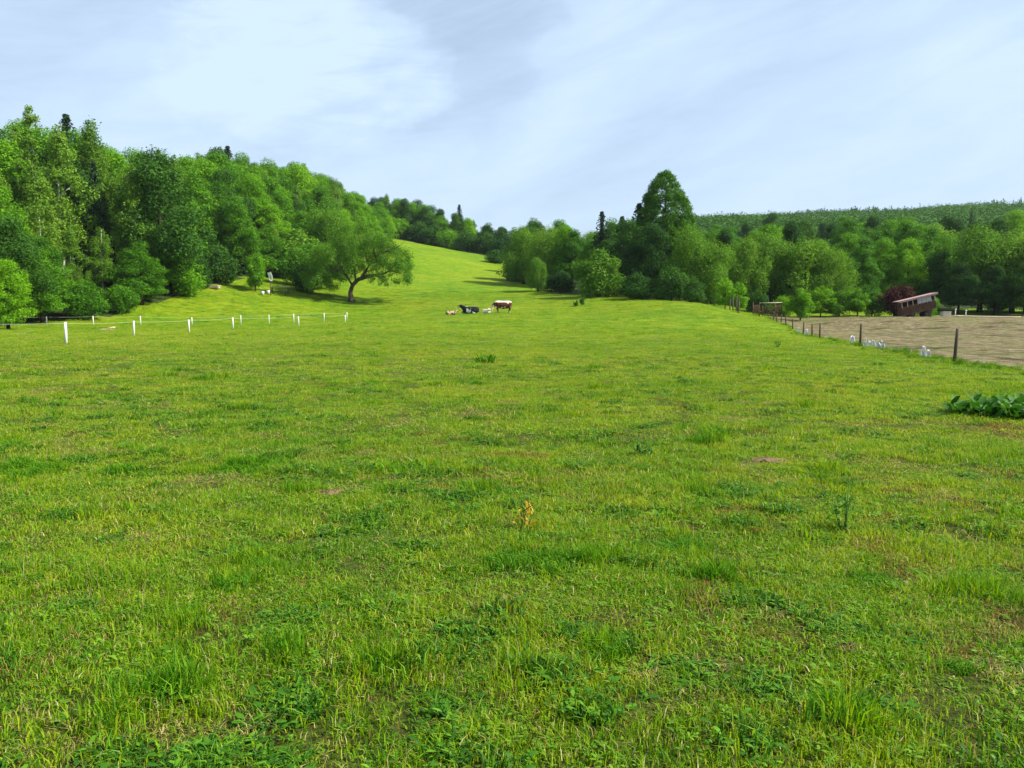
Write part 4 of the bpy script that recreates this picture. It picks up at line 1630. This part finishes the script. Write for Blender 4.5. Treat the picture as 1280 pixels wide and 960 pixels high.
# ------------------------------------------------------------------ cattle
def hide_mat(name, base, patch, lo, hi, scale=1.2, top=None):
    m, t = new_mat(name)
    co = t.nodes.new('ShaderNodeTexCoord').outputs['Object']
    nz = tex(t, scale, 2, .5, co)
    c = ramp(t, nz, [(lo, base), (hi, patch)])
    if top:
        sp = t.nodes.new('ShaderNodeSeparateXYZ')
        t.links.new(co, sp.inputs[0])
        f = math_n(t, 'ADD', sp.outputs[2], math_n(t, 'MULTIPLY', nz, .12))
        c = mixc(t, ramp(t, math_n(t, 'DIVIDE', f, 2.0), [((top - .03) / 2, 0.0), ((top + .02) / 2, 1.0)]), c, patch)
    finish(t, c, .8, tex(t, 30, 3, .6, co), .2, .01, .2)
    return m


def cow(lying=False, head='up', mat=None):
    """one continuous body: limbs, neck and barrel fused into a single surface"""
    mb = MB()
    low = .50 if lying else 0
    xs = [-.99, -.95, -.80, -.5, -.1, .3, .62, .80, .88]
    rs = [.10, .24, .36, .43, .47, .45, .39, .30, .14]
    tops = [1.20, 1.34, 1.40, 1.38, 1.36, 1.38, 1.41, 1.38, 1.22]
    b = len(mb.V)
    mb.tube([(x, 0, tp - r_ - low) for x, r_, tp in zip(xs, rs, tops)], rs, 16)
    mb.V = [(v[0], v[1] * (.80 if not lying else .95), v[2]) for v in mb.V]
    zs = 1.12 - low
    if head == 'up':
        nk = [(.62, 0, zs), (.88, 0, zs + .18), (1.04, .03, zs + .30)]
        hd = [(.98, .02, zs + .36), (1.14, .05, zs + .33), (1.32, .08, zs + .20), (1.44, .10, zs + .11)]
    elif head == 'low':
        nk = [(.66, 0, zs), (.98, 0, zs - .12), (1.20, 0, zs - .42)]
        hd = [(1.16, 0, zs - .36), (1.26, 0, zs - .52), (1.34, 0, zs - .74), (1.38, 0, zs - .88)]
    else:
        nk = [(.66, 0, zs), (.92, -.14, zs + .18), (1.00, -.34, zs + .32)]
        hd = [(1.0, -.28, zs + .38), (1.0, -.44, zs + .32), (.97, -.62, zs + .20), (.96, -.74, zs + .12)]
    mb.tube(nk, [.31, .24, .19], 12)
    mb.tube(hd, [.12, .165, .12, .09], 12)
    if not lying:
        for sy in (-1, 1):
            mb.tube([(.66, sy * .15, .95), (.66, sy * .19, .62), (.67, sy * .19, .46), (.67, sy * .19, .16), (.70, sy * .19, .0)], [.17, .105, .075, .055, .075], 10)
            mb.tube([(-.70, sy * .15, 1.0), (-.62, sy * .20, .72), (-.80, sy * .20, .50), (-.76, sy * .20, .20), (-.72, sy * .20, .0)], [.22, .16, .07, .055, .075], 10)
        mb.tube([(-.50, 0, .66), (-.42, 0, .52)], [.15, .10], 10)
    else:
        for sy in (-1, 1):
            mb.tube([(.62, sy * .24, .34), (.92, sy * .28, .15), (.74, sy * .30, .08), (.58, sy * .30, .07)], [.14, .09, .065, .06], 10)
        mb.tube([(-.62, -.26, .38), (-.28, -.44, .24), (-.58, -.52, .09), (-.25, -.54, .07)], [.24, .15, .075, .06], 10)
        mb.tube([(-.62, .24, .36), (-.36, .38, .18), (-.62, .42, .08)], [.22, .13, .07], 10)
    tb = 1.28 - low
    mb.tube([(-.93, 0, tb), (-1.03, .01, tb - .2), (-1.04, .02, max(.14, tb - .6)), (-1.03, .02, max(.08, tb - .78))], [.05, .035, .032, .05], 8)
    me = mb.mesh('body')
    o = bpy.data.objects.new('body', me)
    COL.objects.link(o)
    m = o.modifiers.new('fuse', 'REMESH')
    m.mode = 'VOXEL'
    m.voxel_size = .028
    m2 = o.modifiers.new('soften', 'SMOOTH')
    m2.iterations = 5
    dg = bpy.context.evaluated_depsgraph_get()
    out = bpy.data.meshes.new_from_object(o.evaluated_get(dg))
    bpy.data.objects.remove(o)
    out.materials.clear()
    out.materials.append(mat)
    out.polygons.foreach_set('use_smooth', [True] * len(out.polygons))
    return out, [Vector(h_) for h_ in hd]


def face_bits(hp, hd, mat_e, root, dark):
    """ears, horns, eyes and muzzle as small children; hp head centre, hd forward direction"""
    f = Vector(hd).normalized()
    s = f.cross(Vector((0, 0, 1))).normalized()
    upv = s.cross(f)
    hp = Vector(hp)
    for q_ in (-1, 1):
        mb = MB()
        b = hp - f * .13 + s * q_ * .12 + upv * .07
        mb.tube([b, b + s * q_ * .12 - upv * .01, b + s * q_ * .22 - upv * .04], [.025, .055, .012], 6)
        put('ear', mb.mesh('ear', mat_e, smooth=True), root)
        mb = MB()
        b = hp - f * .12 + s * q_ * .06 + upv * .12
        mb.tube([b, b + s * q_ * .08 + upv * .05, b + s * q_ * .11 + upv * .14], [.025, .02, .006], 6)
        put('horn', mb.mesh('horn', MAT_CREAM, smooth=True), root)
        mb = MB()
        b = hp + f * .02 + s * q_ * .125 + upv * .03
        mb.tube([b - s * q_ * .02, b, b + s * q_ * .012], [.024, .022, .008], 8)
        put('eye', mb.mesh('eye', dark, smooth=True), root)
    mb = MB()
    b = hp + f * .33
    mb.tube([b - f * .04, b + f * .03, b + f * .06], [.085, .08, .045], 8)
    put('muzzle', mb.mesh('muzzle', MAT_MUZZLE, smooth=True), root)


MAT_EYE = simple_mat('dark_eye', (.01, .008, .006), (.015, .012, .01), 4, .3, 0)
MAT_MUZZLE = simple_mat('pink_muzzle', (.28, .17, .14), (.38, .25, .2), 4, .6, .1)
H_BROWN = hide_mat('brown_and_white_hide', (.060, .017, .009), (.60, .50, .40), .50, .56, 1.5, top=1.25)
H_BLACK = hide_mat('black_and_white_hide', (.012, .012, .012), (.65, .64, .58), .54, .57, 1.5)
H_CREAM = hide_mat('cream_hide', (.55, .50, .33), (.68, .64, .50), .4, .6, 2)
H_SPOT = hide_mat('dun_and_dark_hide', (.40, .30, .16), (.06, .045, .03), .52, .56, 2.4)
for (px, D, rz, kw, sc_, label) in [
    (629, 104, R(196), dict(lying=False, head='low', mat=H_BROWN), 1.12, 'brown cow with a white back and white face, grazing at the right of the herd'),
    (588, 104, R(172), dict(lying=True, head='up', mat=H_BLACK), 1.12, 'black and white cow lying in the grass beside the brown cow'),
    (608, 103.5, R(-35), dict(lying=True, head='turn', mat=H_CREAM), .62, 'small cream calf lying between the black cow and the brown cow'),
    (564, 103, R(8), dict(lying=True, head='up', mat=H_SPOT), .66, 'small dun calf with dark patches lying at the left end of the herd'),
]:
    x = W(px, D)
    root = bpy.data.objects.new('cow' if sc_ > .9 else 'calf', None)
    COL.objects.link(root)
    root.location = (x, D, h1(x, D) + (.03 if not kw['lying'] else .0))
    root.rotation_euler = (0, 0, rz)
    root.scale = (sc_,) * 3
    tag(root, label, 'cow' if sc_ > .9 else 'calf', 'cattle resting on the meadow')
    body, VV = cow(**kw)
    b_ = put('body', body, root)
    hp, hq = VV[1], VV[3]
    face_bits(hp, hq - hp, kw['mat'], root, MAT_EYE)

# pale driftwood-like log in the left meadow
mb = MB()
x = W(136, 80)
mb.tube([(-1.0, 0, .10), (-.5, .05, .14), (0, 0, .12), (.2, 0, .32), (.7, .05, .38)], [.07, .13, .15, .13, .09], 8, wob=.15)
mb.tube([(.0, 0, .15), (.45, -.2, .12), (.95, -.25, .09)], [.12, .09, .04], 7, wob=.15)
tag(put('dead_branch', mb.mesh('dead_branch', simple_mat('pale_dead_wood', (.34, .24, .13), (.52, .40, .25), 5, .9, .5), smooth=True), None, (x, 80, h1(x, 80))),
    'pale bent dead branch lying in the grass behind the white fence', 'branch')

# ------------------------------------------------------------------ garden corner
root = bpy.data.objects.new('garden_table', None)
COL.objects.link(root)
x, D = W(352, 128), 128.0
root.location = (x, D, h1(x, D))
tag(root, 'long wooden garden table with a bench under the trees at the garden corner', 'table')
mb = MB()
mb.box((0, 0, 1.0), (3.0, 1.0, .08))
put('tabletop', mb.mesh('tabletop', MAT_CREAM), root)
for sx in (-1.3, 1.3):
    mb = MB()
    mb.box((sx, -.38, .48), (.12, .12, .96))
    put('leg', mb.mesh('leg', MAT_WOOD), root)
    mb = MB()
    mb.box((sx, .38, .48), (.12, .12, .96))
    put('leg', mb.mesh('leg', MAT_WOOD), root)
root = bpy.data.objects.new('garden_bench', None)
COL.objects.link(root)
root.location = (x + .2, D - 1.2, h1(x, D - 1.2))
tag(root, 'low plank bench in front of the garden table', 'bench')
mb = MB()
mb.box((0, 0, .48), (2.6, .36, .06))
put('seat', mb.mesh('seat', MAT_WOOD), root)
for sx in (-1, 1):
    mb = MB()
    mb.box((sx, 0, .22), (.1, .3, .45))
    put('leg', mb.mesh('leg', MAT_WOOD), root)

x, D = W(340, 125), 125.0
mb = MB()
mb.add([(-.45, .03, 3.5), (.1, -.03, 3.6), (.35, 0, 2.9), (.25, .08, 2.2), (-.1, 0, 2.4), (-.25, .1, 2.9), (-.45, .13, 3.5), (.1, .07, 3.6), (.35, .1, 2.9), (.25, .18, 2.2), (-.1, .1, 2.4), (-.25, .2, 2.9)],
       [(0, 1, 2, 3, 4, 5), (11, 10, 9, 8, 7, 6), (0, 6, 7, 1), (1, 7, 8, 2), (2, 8, 9, 3), (3, 9, 10, 4), (4, 10, 11, 5), (5, 11, 6, 0)])
tag(put('white_flag', mb.mesh('white_flag', MAT_RAG), None, (x, D, h1(x, D))), 'white cloth hanging from a pole at the garden corner under the trees', 'cloth')
mb = MB()
mb.tube([(.0, .07, -.2), (0, .07, 1.8), (0, .07, 3.75)], [.05, .045, .04], 8)
tag(put('wooden_pole', mb.mesh('wooden_pole', MAT_WOOD, smooth=True), None, (x, D, h1(x, D))), 'thin dark pole that carries the white cloth at the garden corner', 'pole')
for i, (px, D, lab) in enumerate([(330, 124, 'white bucket standing left of the garden table'), (337, 125.5, 'white bucket standing nearest to the garden table')]):
    x = W(px, D)
    root = bpy.data.objects.new('white_bucket', None)
    COL.objects.link(root)
    root.location = (x, D, h1(x, D))
    tag(root, lab, 'bucket', 'white buckets in the garden corner')
    mb = MB()
    mb.tube([(0, 0, 0), (0, 0, .35), (0, 0, .6)], [.22, .26, .29], 14)
    put('pail', mb.mesh('pail', MAT_WHITE, smooth=True), root)
    mb = MB()
    mb.tube([(-.28, 0, .55), (-.15, 0, .75), (.15, 0, .75), (.28, 0, .55)], [.012] * 4, 5)
    put('handle', mb.mesh('handle', MAT_WIRE), root)
# stacked boards under the dark bush
x, D = W(268, 122), 122.0
mb = MB()
for k in range(5):
    for j in range(4):
        mb.box((random.uniform(-.1, .1), -.45 + j * .3, .1 + k * .08), (2.2, .24, .07), rotz=random.uniform(-.02, .02))
for k in range(2):
    mb.box((-1 + 2 * k, 0, .03), (.12, 1.2, .06))
tag(put('board_stack', mb.mesh('board_stack', MAT_CREAM), None, (x, D, h1(x, D))), 'stack of pale boards lying in front of the dark round bush', 'boards')

# ------------------------------------------------------------------ single weeds on the meadow
MAT_DOCK, t = new_mat('dock_leaf')
at = t.nodes.new('ShaderNodeAttribute')
at.attribute_name = 'tint'
c = ramp(t, at.outputs['Fac'], [(0, (.018, .085, .008)), (.6, (.035, .135, .012)), (1, (.075, .19, .025))])
finish(t, c, .6, spec=.15, trans=.3)
MAT_STEM = simple_mat('green_stem', (.05, .12, .012), (.09, .18, .02), 8, .8, .1)
MAT_YEL, t = new_mat('yellow_leaf')
at = t.nodes.new('ShaderNodeAttribute')
at.attribute_name = 'tint'
finish(t, ramp(t, at.outputs['Fac'], [(0, (.42, .24, .01)), (1, (.62, .42, .03))]), .6, trans=.3)


def big_leaf(V, F, T, o, a, L, w, up, r, curl=.35):
    n = 6
    b = len(V)
    dx, dy = math.cos(a), math.sin(a)
    tt = r.uniform()
    for k in range(n + 1):
        s = k / n
        ww = w * math.sin(math.pi * min(1, .12 + s * .88)) ** .7 * (1 if s < 1 else .05)
        dist = L * s
        z = o[2] + L * (up * s - curl * s * s)
        x, y = o[0] + dx * dist * (1 - .3 * up), o[1] + dy * dist * (1 - .3 * up)
        rip = .05 * w * math.sin(k * 2.2)
        V += [(x - dy * ww, y + dx * ww, z + .25 * ww + rip), (x, y, z), (x + dy * ww, y - dx * ww, z + .25 * ww - rip)]
        T += [tt] * 3
    for k in range(n):
        for q_ in (0, 1):
            i = b + 3 * k + q_
            F.append((i, i + 1, i + 4, i + 3))


def weed(name, px, py, label, nl, spread, L, w, up, hgt=0, mat=MAT_DOCK, seed=1, stems=0, cat='plant', xr=1.0):
    x, D = ground_at(px, py)
    r = rr_(seed)
    V, F, T = [], [], []
    for i in range(nl):
        a = r.uniform(0, 6.283)
        d = spread * math.sqrt(r.uniform())
        o = (d * math.cos(a) * xr, d * math.sin(a), r.uniform(0, hgt) if hgt else 0)
        big_leaf(V, F, T, o, r.uniform(0, 6.283), L * r.uniform(.6, 1.2), w * r.uniform(.7, 1.2), up * r.uniform(.5, 1.3), r)
    e = bpy.data.objects.new(name, None)
    COL.objects.link(e)
    e.location = (x, D, h1(x, D))
    tag(e, label, cat)
    put('leaves', mesh_np('leaves', np.array(V), np.array(F), (mat,), None, {'tint': ('POINT', 'FLOAT', T)}, smooth=True), e)
    if stems:
        mb = MB()
        for i in range(stems):
            a = r.uniform(0, 6.283)
            p = Vector((spread * .4 * math.cos(a) * xr, spread * .4 * math.sin(a), 0))
            hh = (hgt or L) * r.uniform(.9, 1.4)
            q1 = p + Vector((r.uniform(-.05, .05), r.uniform(-.05, .05), hh * .6))
            q2 = p + Vector((r.uniform(-.1, .1), r.uniform(-.1, .1), hh))
            mb.tube([p, q1, q2], [.008, .006, .003], 5)
        put('stem', mb.mesh('stem', MAT_STEM), e)
    return e


weed('dock_clump', 1248, 521, 'large clump of glossy dark dock leaves at the right side of the meadow', 230, .60, .24, .055, .95, seed=1, stems=6, xr=1.05, hgt=.12)
weed('dock_clump', 1278, 512, 'paler green dock clump at the right picture edge, right behind the glossy dark one', 110, .32, .24, .05, .9, seed=2, hgt=.12, mat=MAT_BROAD)
weed('thistle_clump', 607, 455, 'dark upright weed clump standing alone in the middle of the meadow', 60, .30, .26, .028, 1.1, hgt=.16, seed=3, stems=8, mat=MAT_LUSH)
weed('thistle_plant', 719, 383, 'left of two dark upright weeds near the small pale tree', 40, .25, .60, .08, 1.2, hgt=.25, seed=4, stems=4)
weed('thistle_plant', 727, 382, 'taller, right one of two dark upright weeds near the small pale tree', 46, .20, .65, .08, 1.3, hgt=.7, seed=5, stems=5)
weed('thistle_plant', 972, 434, 'small dark weed standing alone in front of the wire fence', 40, .12, .13, .018, 1.1, hgt=.28, seed=6, stems=3)
weed('sorrel_plant', 657, 668, 'yellowing weed in the middle of the near meadow', 44, .07, .07, .006, 1.1, hgt=.17, seed=7, mat=MAT_YEL, stems=5)
weed('nettle_plant', 1060, 672, 'tall thin dark weed on the right of the near meadow', 130, .13, .05, .009, .6, hgt=.27, seed=8, stems=5, xr=1.0, mat=MAT_LUSH)
weed('nettle_plant', 505, 592, 'low dark leafy weed among the long grass left of centre', 110, .38, .08, .012, .9, hgt=.08, seed=9, stems=0, mat=MAT_LUSH)
weed('dandelion_plant', 195, 905, 'broad-leaved weed near the bottom left corner', 22, .08, .12, .02, .6, seed=10, mat=MAT_BROAD)
weed('dandelion_plant', 835, 655, 'single broad-leaved rosette right of centre in the near meadow', 20, .08, .13, .02, .8, seed=12, mat=MAT_BROAD)
weed('dock_plant', 806, 572, 'small dark upright weed left of the brown molehill', 26, .09, .09, .014, 1.1, seed=13, hgt=.08)

# molehills of bare earth
MAT_EARTH = simple_mat('bare_earth', (.075, .045, .022), (.19, .125, .065), 9, .95, .9, .05)
for (px, py, sx, sy, sz, lab) in [(958, 580, .30, .22, .03, 'largest brown molehill right of centre on the meadow'), (408, 622, .15, .10, .02, 'brown patch of bare earth left of centre on the meadow'),
                                  (530, 778, .07, .06, .012, 'reddish brown patch of bare earth in the near meadow'), (1075, 826, .08, .06, .015, 'bare earth patch low in the right of the near meadow')]:
    x, D = ground_at(px, py)
    r = rr_(int(px))
    n_, m_r = 22, 8
    Vv = [(0, 0, sz)]
    Ff = []
    for j in range(1, m_r + 1):
        q_ = j / m_r
        for k in range(n_):
            a = 6.283 * k / n_
            rr = q_ * (1 + .18 * math.sin(3 * a + px) + .12 * math.sin(5 * a + py))
            xx, yy = sx * rr * math.cos(a), sy * rr * math.sin(a)
            dz = h1(x + xx, D + yy) - h1(x, D)
            Vv.append((xx, yy, dz + sz * (math.cos(q_ * math.pi) * .5 + .45) + r.normal() * .006 * (q_ < .95) - (.03 if j == m_r else 0)))
    me_f = []
    for k in range(n_):
        me_f.append((0, 1 + k, 1 + (k + 1) % n_))
    for j in range(m_r - 1):
        for k in range(n_):
            a_ = 1 + j * n_ + k
            b_ = 1 + j * n_ + (k + 1) % n_
            me_f.append((a_, a_ + n_, b_ + n_, b_))
    me = bpy.data.meshes.new('molehill')
    me.from_pydata(Vv, [], me_f)
    me.materials.append(MAT_EARTH)
    tag(put('molehill', me, None, (x, D, h1(x, D) + .015)), lab, 'molehill', 'molehills on the meadow')
print('objects', len(bpy.data.objects))
